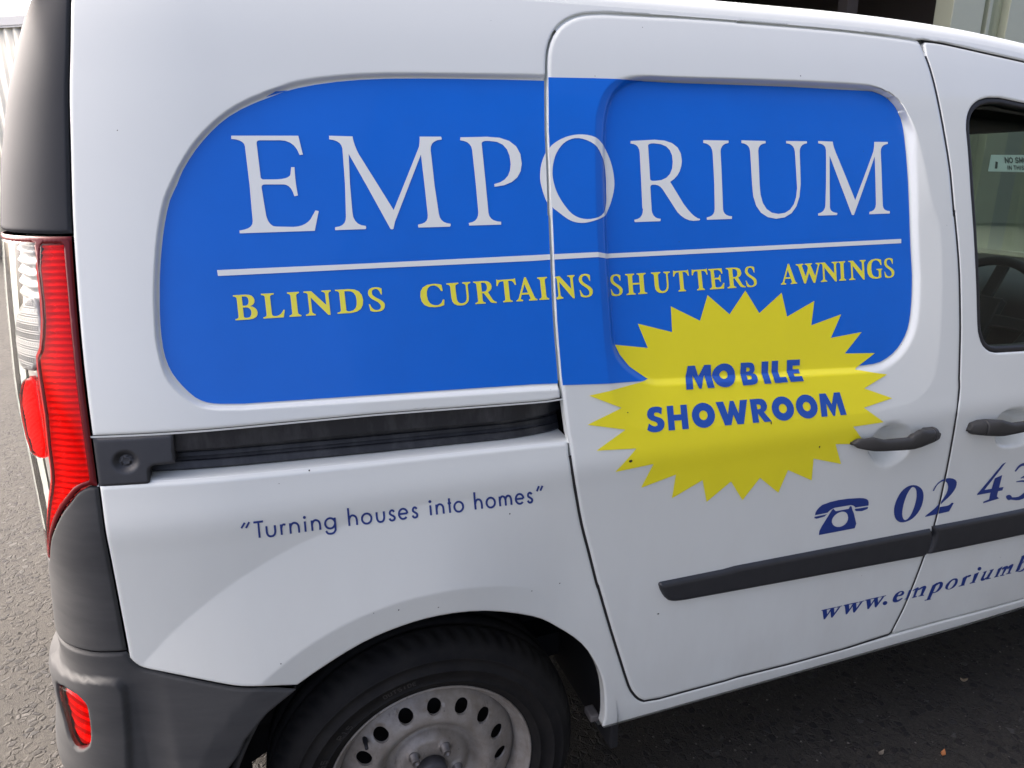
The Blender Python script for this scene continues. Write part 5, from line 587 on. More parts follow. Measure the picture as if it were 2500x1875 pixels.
# ================================================================== SETTING
def ground_n(nt, b):
    tc = nd(nt, 'ShaderNodeTexCoord')
    def voro(scale, feat):
        v = nd(nt, 'ShaderNodeTexVoronoi', feature=feat); v.inputs['Scale'].default_value = scale
        wn_ = nd(nt, 'ShaderNodeTexNoise'); wn_.inputs['Scale'].default_value = scale*.9; wn_.inputs['Detail'].default_value = 2
        nt.links.new(tc.outputs['Object'], wn_.inputs['Vector'])
        va = nd(nt, 'ShaderNodeVectorMath', operation='MULTIPLY_ADD'); nt.links.new(wn_.outputs['Color'], va.inputs[0])
        va.inputs[1].default_value = (.5/scale,)*3; nt.links.new(tc.outputs['Object'], va.inputs[2])
        nt.links.new(va.outputs[0], v.inputs['Vector']); return v
    v1 = voro(50, 'F1'); v1e = voro(50, 'DISTANCE_TO_EDGE'); v2 = voro(190, 'F1')
    s1 = nd(nt, 'ShaderNodeSeparateColor'); nt.links.new(v1.outputs['Color'], s1.inputs[0])
    peb = ramp(nt, s1.outputs[0], [(0, (.02, .02, .022)), (.25, (.06, .054, .046)), (.5, (.15, .135, .11)), (.72, (.19, .165, .13)), (.9, (.10, .097, .10)), (1, (.36, .34, .31))])
    s2 = nd(nt, 'ShaderNodeSeparateColor'); nt.links.new(v2.outputs['Color'], s2.inputs[0])
    sand = ramp(nt, s2.outputs[1], [(0, (.10, .088, .07)), (.6, (.155, .138, .108)), (1, (.21, .188, .15))])
    pick = nd(nt, 'ShaderNodeMath', operation='GREATER_THAN'); nt.links.new(s1.outputs[1], pick.inputs[0]); pick.inputs[1].default_value = .42
    edge = nd(nt, 'ShaderNodeMapRange'); nt.links.new(v1e.outputs['Distance'], edge.inputs[0]); edge.inputs[1].default_value = .05; edge.inputs[2].default_value = .16
    mk = nd(nt, 'ShaderNodeMath', operation='MULTIPLY'); nt.links.new(pick.outputs[0], mk.inputs[0]); nt.links.new(edge.outputs[0], mk.inputs[1])
    c = mix(nt, mk.outputs[0], sand, peb)
    big = ramp(nt, noise(nt, 1.3, 5, .6), [(.3, (.125, .125, .125)), (.7, (.20, .20, .20))])
    mm = nd(nt, 'ShaderNodeMix'); mm.data_type = 'RGBA'; mm.blend_type = 'MULTIPLY'; mm.inputs[0].default_value = 1
    nt.links.new(c, mm.inputs[6]); nt.links.new(big, mm.inputs[7]); nt.links.new(mm.outputs[2], b.inputs['Base Color'])
    h = nd(nt, 'ShaderNodeMath', operation='MULTIPLY_ADD'); nt.links.new(mk.outputs[0], h.inputs[0]); h.inputs[1].default_value = 1.0
    nt.links.new(noise(nt, 260, 3, .6), h.inputs[2])
    bump(nt, b, h.outputs[0], 1.0, .005)
GROUND = mat('exposed_aggregate', (.2, .18, .15), .85, build=ground_n)
V = []; F = []
box(V, F, -160, 160, -160, 160, -.3, 0)
link('ground', mesh('ground', V, F, smooth=False), GROUND, kind='structure')

# loose grit on the paving (uncountable)
V = []; F = []
def stone(cx, cy, r):
    b = len(V); k = rng.uniform(.6, 1.3, 6)*r
    a = rng.uniform(0, 6.28); ca, sa = math.cos(a), math.sin(a)
    for (dx, dy, dz), q in zip(((1, 0, .2), (0, 1, .2), (-1, 0, .25), (0, -1, .2), (.1, 0, .8), (0, .1, -.4)), k):
        V.append((cx+(dx*ca-dy*sa)*q, cy+(dx*sa+dy*ca)*q, max(-.001, dz*q+.0015)))
    F.extend([(b, b+1, b+4), (b+1, b+2, b+4), (b+2, b+3, b+4), (b+3, b, b+4)])
for i in range(3600):
    if i % 2: x, y = rng.uniform(-3.4, -.45), .25+abs(rng.normal(0, 1.6))
    else: x, y = rng.uniform(.1, 2.8), rng.uniform(-.7, .9)
    stone(x, y, rng.uniform(.0012, .0042))
def grit_n(nt, b):
    v = nd(nt, 'ShaderNodeTexVoronoi'); v.inputs['Scale'].default_value = 60
    tc = nd(nt, 'ShaderNodeTexCoord'); nt.links.new(tc.outputs['Object'], v.inputs['Vector'])
    s = nd(nt, 'ShaderNodeSeparateColor'); nt.links.new(v.outputs['Color'], s.inputs[0])
    nt.links.new(ramp(nt, s.outputs[0], [(0, (.03, .028, .025)), (.6, (.07, .065, .055)), (1, (.13, .12, .105))]), b.inputs['Base Color'])
GRIT = mat('grit', (.25, .23, .2), .8, build=grit_n)
link('loose_grit', mesh('loose_grit', V, F, smooth=False), GRIT, kind='stuff', label='fine loose grit scattered over the aggregate paving', cat='grit')

# a few dry leaves beside the sill
def leaf(x, y, L, rot, col, label):
    n = 9; V = []; F = []
    for i in range(n):
        t = i/(n-1); w = L*.27*math.sin(math.pi*min(1, t*1.02+.01))**.8
        for s in (-1, 0, 1):
            px, py = L*(t-.5), s*w
            V.append((px*math.cos(rot)-py*math.sin(rot), px*math.sin(rot)+py*math.cos(rot), .003+.006*abs(s)+.008*(t-.5)**2*4))
    for i in range(n-1):
        for s in (0, 1): F.append((i*3+s, i*3+s+1, (i+1)*3+s+1, (i+1)*3+s))
    M = mat('leaf_%d' % int(col[0]*1000), col, .7)
    o = link('dry_leaf', mesh('dry_leaf', V, F), M, label=label, cat='leaf', group='dry leaves by the sill')
    o.location = (x, y, 0)
    md = o.modifiers.new('thickness', 'SOLIDIFY'); md.thickness = .0006
leaf(1.32, -.055, .022, .5, (.42, .16, .05), 'small orange dry leaf on the dark paving under the sill')
leaf(1.94, .02, .030, 1.9, (.30, .20, .10), 'tan dry leaf on the paving at the far right')
leaf(1.62, .13, .020, 2.6, (.26, .21, .14), 'pale brown dry leaf in the shade below the front door')
leaf(1.17, .0, .020, .1, (.20, .17, .13), 'greyish brown dry leaf in the shade below the sliding door')

# ---- workshop behind the van, front right
ws = empty('workshop_building', (0, 0, 0), 'cream and green steel workshop with a wide dark doorway behind the van', 'building')
def cream_n(nt, b):
    c = mix(nt, noise(nt, 1.2, 5, .6, stretch=(1, 1, .3)), (.44, .47, .31), (.37, .40, .26)); nt.links.new(c, b.inputs['Base Color'])
CREAMG = mat('green_cream_sheet', (.44, .46, .34), .5, build=cream_n)
POSTM = mat('cream_post', (.50, .52, .38), .5)
GREYP = mat('grey_green_post', (.33, .37, .33), .5)
WDARK = mat('workshop_interior', (.11, .095, .088), .9)
WY = 7.0
boxes('doorway_post', [(8.85, 9.42, WY-.14, WY+.15, 0, 5.2)], POSTM, ws, .01)
boxes('downpipe', [(9.55, 9.62, WY-.10, WY-.02, 0, 5.2)], POSTM, ws, .012)
boxes('doorway_post', [(9.92, 10.35, WY-.12, WY+.15, 0, 5.2)], POSTM, ws, .01)
boxes('corner_flashing', [(10.38, 10.75, WY-.06, WY+.10, 0, 5.2)], GREYP, ws, .01)
def corrug(name, x0, x1, y, z0, z1, pitch, amp, material, parent, prof=6):
    n = int((x1-x0)/pitch*prof); V = []; F = []
    for i in range(n+1):
        x = x0+(x1-x0)*i/n; a = amp*math.sin(2*math.pi*(x-x0)/pitch)
        V += [(x, y+a, z0), (x, y+a, z1), (x, y+a+.003, z0), (x, y+a+.003, z1)]
    for i in range(n):
        b = i*4; c = b+4
        F += [(b, c, c+1, b+1), (b+3, c+3, c+2, b+2), (b+1, c+1, c+3, b+3), (b+2, c+2, c, b)]
    return link(name, mesh(name, V, F), material, parent)
def trimdeck(name, x0, x1, y, z0, z1, pitch, material, parent, depth=.03):
    V = []; F = []; prof = [(0, 0), (.62, 0), (.72, -1), (.90, -1), (1., 0)]
    n = int((x1-x0)/pitch); P = []
    for i in range(n):
        for a, d in prof[:-1]: P.append((x0+(i+a)*pitch, y+d*depth))
    P.append((x0+n*pitch, y))
    for x, yy in P: V += [(x, yy, z0), (x, yy, z1)]
    for i in range(len(P)-1): F.append((2*i, 2*i+2, 2*i+3, 2*i+1))
    return link(name, mesh(name, V, F, smooth=False), material, parent)
trimdeck('wall_sheeting', 10.75, 30.0, WY, 0, 5.2, .40, CREAMG, ws)
boxes('backing_wall', [(10.6, 30, WY+.06, WY+.2, 0, 5.2)], GREYP, ws)
trimdeck('wall_sheeting', 9.42, 9.92, WY+.02, 0, 5.2, .25, CREAMG, ws)
trimdeck('wall_sheeting', -1.0, 1.5, WY, 0, 5.2, .40, CREAMG, ws)
boxes('lintel', [(1.5, 8.85, WY-.05, WY+.2, 4.75, 5.2)], GREYP, ws)
boxes('roof_fascia', [(-1.0, 30, WY-.25, WY+.3, 5.2, 5.5)], POSTM, ws, .01)
# the bay behind the doorway: floor shadowed by side walls, back wall and roof
boxes('bay_wall', [(1.3, 1.5, WY+.2, WY+7, 0, 5.2), (10.45, 10.6, WY+.2, WY+7, 0, 5.2), (1.3, 10.6, WY+7, WY+7.2, 0, 5.2)], WDARK, ws)
boxes('bay_roof', [(-1.0, 30, WY+.3, WY+7.2, 5.2, 5.35)], WDARK, ws)
boxes('bay_column', [(8.3, 8.5, WY+1.2, WY+1.4, 0, 5.2)], WDARK, ws, .01)
boxes('bay_shelf', [(5.0, 8.0, WY+2.0, WY+2.5, 2.6, 2.65), (5.0, 8.0, WY+2.0, WY+2.5, 3.3, 3.35), (5.0, 5.06, WY+2.0, WY+2.5, 0, 3.8), (7.94, 8.0, WY+2.0, WY+2.5, 0, 3.8)], GREYP, ws)

# ---- unseen building, guessed from dark reflections, sized to darken the lower doors and ground
nb = empty('near_side_building', (0, 0, 0), 'unseen dark building facing the van, guessed from a dark reflection in its window', 'building')
NBM = mat('dark_green_sheet', (.028, .032, .028), .8)
NBD = mat('dark_roller_door', (.045, .046, .045), .7)
boxes('wall', [(1.2, 22, -4.7, -4.4, 0, 6.2)], NBM, nb)
boxes('return_wall', [(1.2, 1.5, -13, -4.7, 0, 6.2)], NBM, nb)
boxes('roof_edge', [(1.0, 22, -13, -4.1, 6.2, 6.45)], NBM, nb)
for k in range(6): boxes('roller_door', [(3.0+3.2*k, 5.4+3.2*k, -4.4, -4.36, 0, 3.2)], NBD, nb)

# ---- sunlit shed far left
shed = empty('corrugated_shed', (0, 0, 0), 'sunlit cream corrugated shed in the distance at the far left', 'shed')
SHEDM = mat('cream_corrugated', (.74, .71, .60), .7)
SHEDW = mat('white_flashing', (.70, .70, .67), .6)
a = math.radians(-30)
sw = corrug('wall_sheeting', -9, 9, 0, 0, 3.97, .19, .022, SHEDM, shed)
g1 = boxes('barge_flashing', [(-9.1, 9.1, -.06, .12, 3.97, 4.12)], SHEDW, shed, .01)
g2 = boxes('gutter', [(-9.1, 9.1, -.045, -.03, 3.94, 3.98)], SHEDW, shed, .02)
g3 = boxes('side_wall', [(-9, -8.9, .05, 8, 0, 3.97), (8.9, 9, .05, 8, 0, 3.97), (-9, 9, 7.9, 8, 0, 3.97)], SHEDM, shed)
g4 = boxes('roof', [(-9.1, 9.1, .12, 8.1, 3.92, 4.02)], SHEDW, shed)
shed.location = (-6.0, 15.5, 0); shed.rotation_euler = (0, 0, a)

# ================================================================== THE VAN
van = empty('delivery_van', (0, 0, 0), 'white delivery van with blue and yellow signwriting and dark grey plastic corners', 'van')
YC = .915                                   # centre line of the van
def mirror(o, parent=van, name=None):
    """the same part on the far side of the van"""
    c = o.copy(); c.name = name or o.name.split('.')[0]; COL.objects.link(c); c.parent = parent
    c.matrix_local = Matrix.Translation((0, 2*YC, 0)) @ Matrix.Diagonal((1, -1, 1, 1))
    return c
# ---- shared outlines
GAP = .0045
dopen = offset(clean(DOOR) if area(DOOR) > 0 else clean(DOOR[::-1]), GAP)
dp = clean(DOOR)                             # runs up the left edge, over the top, down the right, back along the bottom
do = dp + vnorm(dp)*GAP
ib = int(np.argmin(dp[:, 1] + .3*dp[:, 0]))   # bottom left corner
left_up = np.vstack([do[ib:], do])            # from bottom-left corner upwards, over the top ...
itop = int(np.argmax(left_up[:, 0] > 1.186))
left_top = left_up[:itop]
railt = ar(D_rail_top); shelf = ar(D_shelf_edge)
def zrail(x): return np.interp(x, railt[:, 0], railt[:, 1])
def zshelf(x): return np.interp(x, shelf[:, 0], shelf[:, 1])
upper_left = left_top[(left_top[:, 1] > 1.074) | (left_top[:, 0] > .5)]
fdt = ar(D_fd_top)
FDT = np.vstack([fdt, [(1.62, 1.682), (1.75, 1.648), (1.82, 1.612)]])
ROOFX = [-.60, -.44, .3, .8, 1.0, 1.2, 1.35, 1.5, 1.65, 1.8, 1.95]
ROOFZ = [1.735, 1.748, 1.756, 1.755, 1.753, 1.746, 1.736, 1.721, 1.703, 1.68, 1.65]
RZ = slopes(ROOFX, ROOFZ)
def zroof(x): return herm(x, RZ)
rear = ar(D_rear_edge)
# ---- upper quarter panel with the rail over the doors
top = np.array([(x, float(zroof(x))) for x in np.linspace(-.442, 1.86, 60)])
zs_ = np.linspace(1.0905, 1.745, 50); rear_s = np.c_[herm(zs_, PX)+.0022, zs_]
up = np.vstack([rear_s, top, [(2.2, 1.42), (2.46, 1.12), (2.40, 1.12), (2.12, 1.37), (1.84, 1.617)], (FDT+[0, .005])[::-1], upper_left[::-1],
                [(upper_left[0, 0], 1.0745)], railt[::-1][1:]])
refQ = np.vstack([contours(Q_in, [-.004, -.002, 0, .0012, .0028, .0045, .0062, .008, .010, .013]), contours(Q_out, [-.002, 0, .002, .004])])
qp = patch('quarter_panel', [up], side(S_body), PAINT, van, step=.014, roll=.0035, skirt=.02, refine=refQ, flat=lambda u, v: (v > zroof(u)-.010) & (u < 1.87))
mirror(qp)
# ---- lower wing and sill in one pressing
low = ar(D_lower_edge); kk = low[:, 1] > .7225; low[kk, 0] = herm(low[kk, 1], PX)+.0025; arch = ar(D_arch)
dl = do[ib:]; dl = dl[(dl[:, 1] < .990) & (dl[:, 0] < .6)]
bottom_do = do[: ib+1]; bottom_do = bottom_do[(bottom_do[:, 1] < .45)]
SILLX = 2.22
wing = np.vstack([low, arch[1:], [(.55, .324), (1.2, .326), (SILLX, .328), (SILLX, .358)], [(1.60, .3535), (1.32, .3605), (1.17, .3605)], bottom_do[bottom_do[:, 0] < 1.13], dl, [(dl[-1, 0], float(zshelf(.262)))], shelf[::-1][1:], [(-.45, 1.0155), (-.482, 1.0155)]])
refW = []
for r in (.45, .61):
    t = np.arange(0, 2*np.pi, .012)
    for d in (-.006, -.003, 0, .003, .006): refW.append(np.c_[(r+d)*np.cos(t), .31+(r+d)*np.sin(t)])
wp = patch('wing_panel', [wing], side(S_body), PAINT, van, step=.014, roll=.0035, skirt=.02, refine=np.vstack(refW), eps=.0025)
mirror(wp)
# sill bottom return and a pressed line along it
V, F = [], []
rings = []
for x in np.linspace(.372, SILLX, 40):
    y = float(S_body(np.array([x]), np.array([.326]))[0])
    rings.append([(x, y+.0015, .323), (x, y+.006, .316), (x, y+.014, .314), (x, y+.02, .318), (x, y+.032, .300), (x, y+.05, .298)])
V, F = loft(rings, False); sl = link('sill_flange', mesh('sill_flange', V, F), PAINT, van); mirror(sl)
# ---- roof
rings = []
for x in np.linspace(-.60, 1.9, 60):
    z0 = float(zroof(x)); y0 = float(S_body(np.array([x]), np.array([z0]))[0]) + .001
    pr = []
    ang0 = math.radians(62)
    R = .075; cyy = y0+R*math.sin(ang0); czz = z0-R*math.cos(ang0)
    for k in range(9):
        t = ang0*(1-k/8)+math.radians(5)*(k/8)
        pr.append((x, cyy-R*math.sin(t), czz+R*math.cos(t)))
    yl, zl = pr[-1][1], pr[-1][2]
    for k in range(1, 13):
        t = k/12; pr.append((x, yl+(YC-yl)*t, zl+.03*(1-(1-t)**2)))
    full = pr+[(p[0], 2*YC-p[1], p[2]) for p in pr[::-1][1:]]
    rings.append(full)
V, F = loft(rings, False); link('roof', mesh('roof', V, F), PAINT, van)
# ---- sliding door
sd = empty('sliding_door', (0, 0, 0), parent=van)
refD = np.vstack([contours(Dr_in, [-.0045, -.0022, 0, .0012, .0028, .0045, .0062, .008, .010, .012, .0145, .018]), contours(Dr_out, [-.006, -.003, -.001, .0015, .004])])
refS = gridpts(SCOOP.min(0), SCOOP.max(0), .004)
patch('door_skin', [dp], side(S_door), PAINT, sd, step=.014, roll=.003, skirt=.014, refine=np.vstack([refD, refS]), eps=.0042)
dm = patch('door_skin', [dp], side(S0), PAINT, van, step=.03, roll=0, skirt=.02); mirror(dm, van, 'far_side_door'); bpy.data.objects.remove(dm)
# ---- front door
fd = empty('front_door', (0, 0, 0), parent=van)
ir = int(np.argmax(dp[:, 0] > 1.19)); rt = []
for p in dp[ir:ib]:
    if p[0] > 1.13 and .37 < p[1] < 1.722: rt.append((p[0]+.0042, p[1]))
rt = np.array(rt)
fdo = np.vstack([rt[::-1], [(1.2, 1.726), (1.206, 1.7305)], FDT[1:], [(2.10, 1.36), (2.22, 1.22), (2.235, 1.0), (2.22, .6), (2.17, .40), (2.12, .362)], [(1.60, .359), (1.32, .366), (1.158, .3665)]])
seal = ar(D_seal)
sl_, sr_ = seal[:11], seal[13:]
SEAL = np.vstack([sl_, [(1.40, 1.618), (1.50, 1.606), (1.64, 1.568), (1.74, 1.53), (1.80, 1.49), (2.08, 1.17), (2.10, 1.11), (2.06, 1.075), (1.8, 1.062), (1.42, 1.058)], sr_])
GL = offset(clean(SEAL) if area(SEAL) > 0 else clean(SEAL)[::-1], -.013)
patch('door_skin', [fdo, SEAL], side(S_fdoor), PAINT, fd, step=.016, roll=.0035, skirt=.028, refine=gridpts(SCOOP2.min(0), SCOOP2.max(0), .004))
patch('window_seal', [offset(GL, .0125), GL], side(lambda u, v: S0(u, v)+.003), RUBBER, fd, step=.02, roll=.004, skirt=.02)
patch('window_glass', [offset(GL, .004)], side(lambda u, v: S0(u, v)+.014), GLASS, fd, step=.03, roll=0, skirt=0)
fo = patch('far_side_front_door', [fdo, SEAL], side(S0), PAINT, van, step=.04, roll=0, skirt=.03); mirror(fo); bpy.data.objects.remove(fo)
fg = patch('far_side_window_glass', [SEAL], side(lambda u, v: S0(u, v)+.014), GLASS, van, step=.05, roll=0, skirt=0); mirror(fg); bpy.data.objects.remove(fg)
# ---- door handles
def handle(parent, outline, flip, Sf):
    P = outline; x0, x1 = P[:, 0].min(), P[:, 0].max()
    xs = x0+(x1-x0)*(1-np.cos(np.linspace(0, np.pi, 90)))/2
    zt = []; zb = []
    n = len(P)
    for x in xs:
        hit = []
        for i in range(n):
            (ax, az), (bx, bz) = P[i], P[(i+1) % n]
            if min(ax, bx)-1e-9 <= x <= max(ax, bx)+1e-9 and abs(bx-ax) > 1e-9: hit.append(az+(bz-az)*(x-ax)/(bx-ax))
        hit = hit or [P[np.argmin(abs(P[:, 0]-x)), 1]]
        zt.append(max(hit)); zb.append(min(hit))
    zt = np.array(zt); zb = np.array(zb)
    zt = np.convolve(np.pad(zt, 1, 'edge'), [.2, .6, .2], 'valid'); zb = np.convolve(np.pad(zb, 1, 'edge'), [.2, .6, .2], 'valid')
    u = (xs-x0)/(x1-x0)
    if flip: u = 1-u
    cut = .86
    def build(mask, name):
        rings = []
        for x, a, b, t in zip(xs[mask], zt[mask], zb[mask], u[mask]):
            zc = (a+b)/2; h = max(.003, (a-b)/2*.9); s = float(Sf(np.array([x]), np.array([zc]))[0]); s0 = float(S0(x, zc))
            out = .022*(1-abs(2*t-1)**4)+.010
            back = .012*sm(min(t, .80-t if t < .8 else 0)/.10) if t < .8 else 0
            ya, yb = s0-out, (s0-back if back > 0 else s+.004)
            r = []
            for q in np.linspace(0, 2*np.pi, 20, endpoint=False):
                cc, ss = math.cos(q), math.sin(q)
                e = .78
                r.append((x, (ya+yb)/2-(yb-ya)/2*math.copysign(abs(cc)**e, cc), zc+h*math.copysign(abs(ss)**e, ss)))
            rings.append(r)
        V, F = loft(rings); return link(name, mesh(name, V, F), HANDLE, parent)
    k = u < cut
    build(k, 'handle'); build(u > cut+.006, 'handle_end_cap')
handle(sd, ar(D_handle)+[.015, .006], False, S_door)
h2 = ar(D_handle2).copy(); h2 = np.vstack([h2[:6], [(1.46, .892), (1.485, .878), (1.475, .866)], h2[6:]])
handle(fd, h2+[.018, .006], True, S_fdoor)
# ---- rub strips
patch('rub_strip', [ar(D_rub)], side(lambda u, v: S0(u, v)-.011), TRIM, sd, step=.012, roll=.010, skirt=.014)
r2_ = ar(D_rub2); r2_ = np.vstack([r2_[:4], [(2.0, .560), (2.16, .572), (2.18, .60), (2.14, .635), (2.0, .642)], r2_[5:]])
patch('rub_strip', [r2_], side(lambda u, v: S0(u, v)-.011), TRIM, fd, step=.012, roll=.010, skirt=.014)
# ---- sliding rail channel
rl = empty('slide_rail', (0, 0, 0), parent=van)
def strip(name, prof, material, xs, parent):
    rings = []
    for x in xs:
        zt, zs = float(zrail(x)), float(zshelf(x)); yt = float(S_body(np.array([x]), np.array([zt]))[0]); ys = float(S_body(np.array([x]), np.array([zs]))[0])
        bend = .022*max(0, (x-.15)/.11)**2
        rings.append([(x, *p) for p in prof(x, zt, zs, yt, ys, bend)])
    V, F = loft(rings, False); return link(name, mesh(name, V, F, smooth=False), material, parent)
xs = np.linspace(-.486, .275, 60)
strip('upper_track', lambda x, zt, zs, yt, ys, b: [(yt+.016, zt+.004), (yt+.0075, zt-.0005), (yt+.0085, zt-.004), (yt+.010+b, zt-.005), (yt+.010+b, zt-.034), (yt+.024+b, zt-.036), (yt+.028+b, zt-.050), (yt+.05+b, zs+.006)], RAILM, xs, rl)
strip('lower_track', lambda x, zt, zs, yt, ys, b: [(ys+.07+b, zs+.034), (ys+.040+b, zs+.032), (ys+.037+b, zs+.0265), (ys+.040+b, zs+.026), (ys+.036+b, zs+.0215), (ys+.032+b, zs+.0205), (ys+.034+b, zs+.0195), (ys+.029+b, zs+.010), (ys+.035+b, zs+.004)], RAILM, xs, rl)
strip('track_lip', lambda x, zt, zs, yt, ys, b: [(yt+.0012, zt-.0005), (yt+.0012, zt-.0035), (yt+.008, zt-.0032)], PAINT, xs, rl)
strip('shelf', lambda x, zt, zs, yt, ys, b: [(ys+.003, zs-.0008), (ys+.006, zs+.0016), (ys+.012, zs+.0030), (ys+.055+b*1.5, zs+.0072)], PAINT, xs, rl)
DIM = ar(C_dimple)[0]
def dim(u, v):
    d = np.hypot(u-DIM[0], (v-DIM[1])*1.1)
    return -.010*(1-sm((d-.004)/.016)) + .004*(d < .0075)
ec = ar(D_endcap)
patch('rail_end_cap', [ec], side(lambda u, v: S_body(u, v)-.0005), TRIM, rl, step=.008, roll=.0035, skirt=.025, disp=dim, refine=gridpts(DIM-.03, DIM+.03, .002))

# ---- rear corner: pillar trim, lamp, lower trim, bumper (u = s round the corner)
def cpatch(name, loops, material, parent, **kw):
    kw.setdefault('step', .012); kw.setdefault('roll', .003); kw.setdefault('skirt', .016)
    return patch(name, loops, cmap, material, parent, sign=-1., along='n', **kw)
SE = .50                                   # how far the corner pieces run on round to the tail
pt_ = np.vstack([[(.0015, 1.381), (.02, 1.380), (.06, 1.3805), (.14, 1.381), (.30, 1.383), (.30, 1.755)], [(.0015, 1.755)]])
pl = cpatch('rear_pillar_trim', [pt_], PILLAR, van, roll=.005)
mirror(pl)
lampbot = [(.0015, 1.016), (.014, 1.0175), (.026, 1.015), (.040, 1.008), (.055, .995), (.077, .978), (.100, .956), (.13, .924), (.150, .896), (.168, .868)]
lampbot = np.array(lampbot)
lp = empty('tail_lamp', (0, 0, 0), parent=van)
redl = np.array([(.064, 1.363), (.060, 1.331), (.057, 1.285), (.058, 1.257), (.062, 1.235), (.068, 1.214), (.077, 1.202), (.0775, 1.187), (.075, 1.155), (.074, 1.121), (.077, 1.098), (.081, 1.073), (.084, 1.035), (.088, 1.018), (.097, 1.000), (.110, .980), (.126, .956), (.145, .925), (.160, .893)])
redr = [(.0125, 1.025), (.012, 1.06), (.012, 1.15), (.012, 1.23), (.0125, 1.30), (.014, 1.366)]
lbin = offset(np.vstack([lampbot, [(.3, .868), (.3, 1.4), (.0015, 1.4)]]), 0)[:len(lampbot)]
inner_bot = np.array([(.030, 1.020), (.044, 1.014), (.060, 1.001), (.082, .984), (.106, .961), (.136, .928), (.154, .899)])
red_poly = np.vstack([[(.055, 1.366)], redl[1:], inner_bot[::-1], redr])
full = np.vstack([lampbot[::-1], [(.0015, 1.376), (.08, 1.376), (.30, 1.376), (.30, .868)]])
refl = np.array([(.113, 1.171), (.098, 1.174), (.0895, 1.167), (.088, 1.12), (.0895, 1.079), (.097, 1.055), (.116, 1.049), (.15, 1.050), (.165, 1.07), (.166, 1.10), (.150, 1.14), (.13, 1.162)])
clear_poly = np.vstack([redl[::-1]+[.003, 0], [(.066, 1.368), (.30, 1.368), (.30, .872), (.166, .872)]])
# outer lenses
bezel = cpatch('lamp_bezel', [full, offset(red_poly if area(red_poly) > 0 else red_poly[::-1], -.0012), offset(clear_poly if area(clear_poly) > 0 else clear_poly[::-1], -.0008)], REDEDGE, lp, step=.01, roll=.002, skirt=.012)
cpatch('red_lens', [red_poly], REDLENS, lp, step=.012, roll=.0015, skirt=.004)
cpatch('clear_lens', [clear_poly, refl], CLEARLENS, lp, step=.012, roll=.0015, skirt=.004)
cpatch('red_reflector', [offset(refl if area(refl) > 0 else refl[::-1], -.001)], REDLENS, lp, step=.008, roll=.003, skirt=.006)
def ribs(pitch, amp, depth):
    def f(u, v):
        ph = (v/pitch) % 1.0
        return -depth-amp*np.where(ph < .75, ph/.75, (1-ph)/.25)
    return f
def ribgrid(poly, pitch, du):
    lo, hi = poly.min(0), poly.max(0); z = []
    k0 = int(lo[1]/pitch); k1 = int(hi[1]/pitch)+1
    for k in range(k0, k1+1):
        for f in (.02, .25, .5, .74, .80, .97): z.append((k+f)*pitch)
    g = np.array([(u, v) for v in z for u in np.arange(lo[0], hi[0], du)]); return g
ri = offset(red_poly if area(red_poly) > 0 else red_poly[::-1], .009)
# ribs inside the red lens: two columns of bars at different depth
def redribs(u, v):
    h = ribs(.0092, .0055, .0012)(u, v)
    edge = redw(v)
    left = np.interp(v, redl[::-1, 1], redl[::-1, 0])
    h = -.0012+(h+.0012)*sm((left-.001-u)/.010)
    return h-.0012*np.where(u > edge, 1, 0)
def redw(v): return np.interp(v, [.95, 1.05, 1.2, 1.3, 1.37], [.085, .06, .048, .036, .040])
cpatch('lamp_ribs', [ri], REDIN, lp, step=.02, roll=0, skirt=0, disp=redribs, refine=ribgrid(ri, .0092, .004), eps=.0006)
ci = offset(clear_poly if area(clear_poly) > 0 else clear_poly[::-1], .001)
def clearin(u, v):
    up_ = np.where(v > 1.285, ribs(.0165, .010, .010)(u, v), np.where(v > 1.17, ribs(.0032, .0012, .014)(u, v), -.012))
    return up_*.75-.012*sm((u-.09)/.05)
cpatch('silver_reflector', [ci], SILVER, lp, step=.01, roll=0, skirt=0, disp=clearin, refine=np.vstack([ribgrid(ci[ci[:, 1] > 1.0], .0165, .008)]), eps=.001)
bowlp = np.array([(.165, 1.225), (.150, 1.255), (.118, 1.279), (.099, 1.288), (.086, 1.290), (.078, 1.282), (.074, 1.262), (.073, 1.24), (.076, 1.217), (.083, 1.204), (.094, 1.190), (.110, 1.180), (.14, 1.178), (.165, 1.19)])
cpatch('reversing_bowl', [bowlp], SILVER2, lp, step=.006, roll=.003, skirt=.006, disp=lambda u, v: -.006-.0*u+ribs(.0032, .0009, .0)(u, v), refine=ribgrid(bowlp, .0032, .006), eps=.0008)
cpatch('red_backing', [offset(refl if area(refl) > 0 else refl[::-1], .001)], REDIN, lp, step=.008, roll=0, skirt=0, disp=lambda u, v: -.006-.0015*np.sin(u*2600), refine=gridpts(refl.min(0), refl.max(0), .003), eps=.001)
lm_ = bpy.data.objects.new('far_tail_lamp', bezel.data); COL.objects.link(lm_); lm_.parent = van
lm_.matrix_local = Matrix.Translation((0, 2*YC, 0)) @ Matrix.Diagonal((1, -1, 1, 1))
# lower corner trim
seam = [(.0025, .7305), (.03, .730), (.06, .7275), (.09, .7255), (.125, .7215), (.16, .718), (.30, .715)]
lt = np.vstack([[(p[0], p[1]-.0025) for p in lampbot], [(.30, .862)], seam[::-1]])
l1 = cpatch('corner_trim', [lt], PLASTIC, van, roll=.005)
mirror(l1)
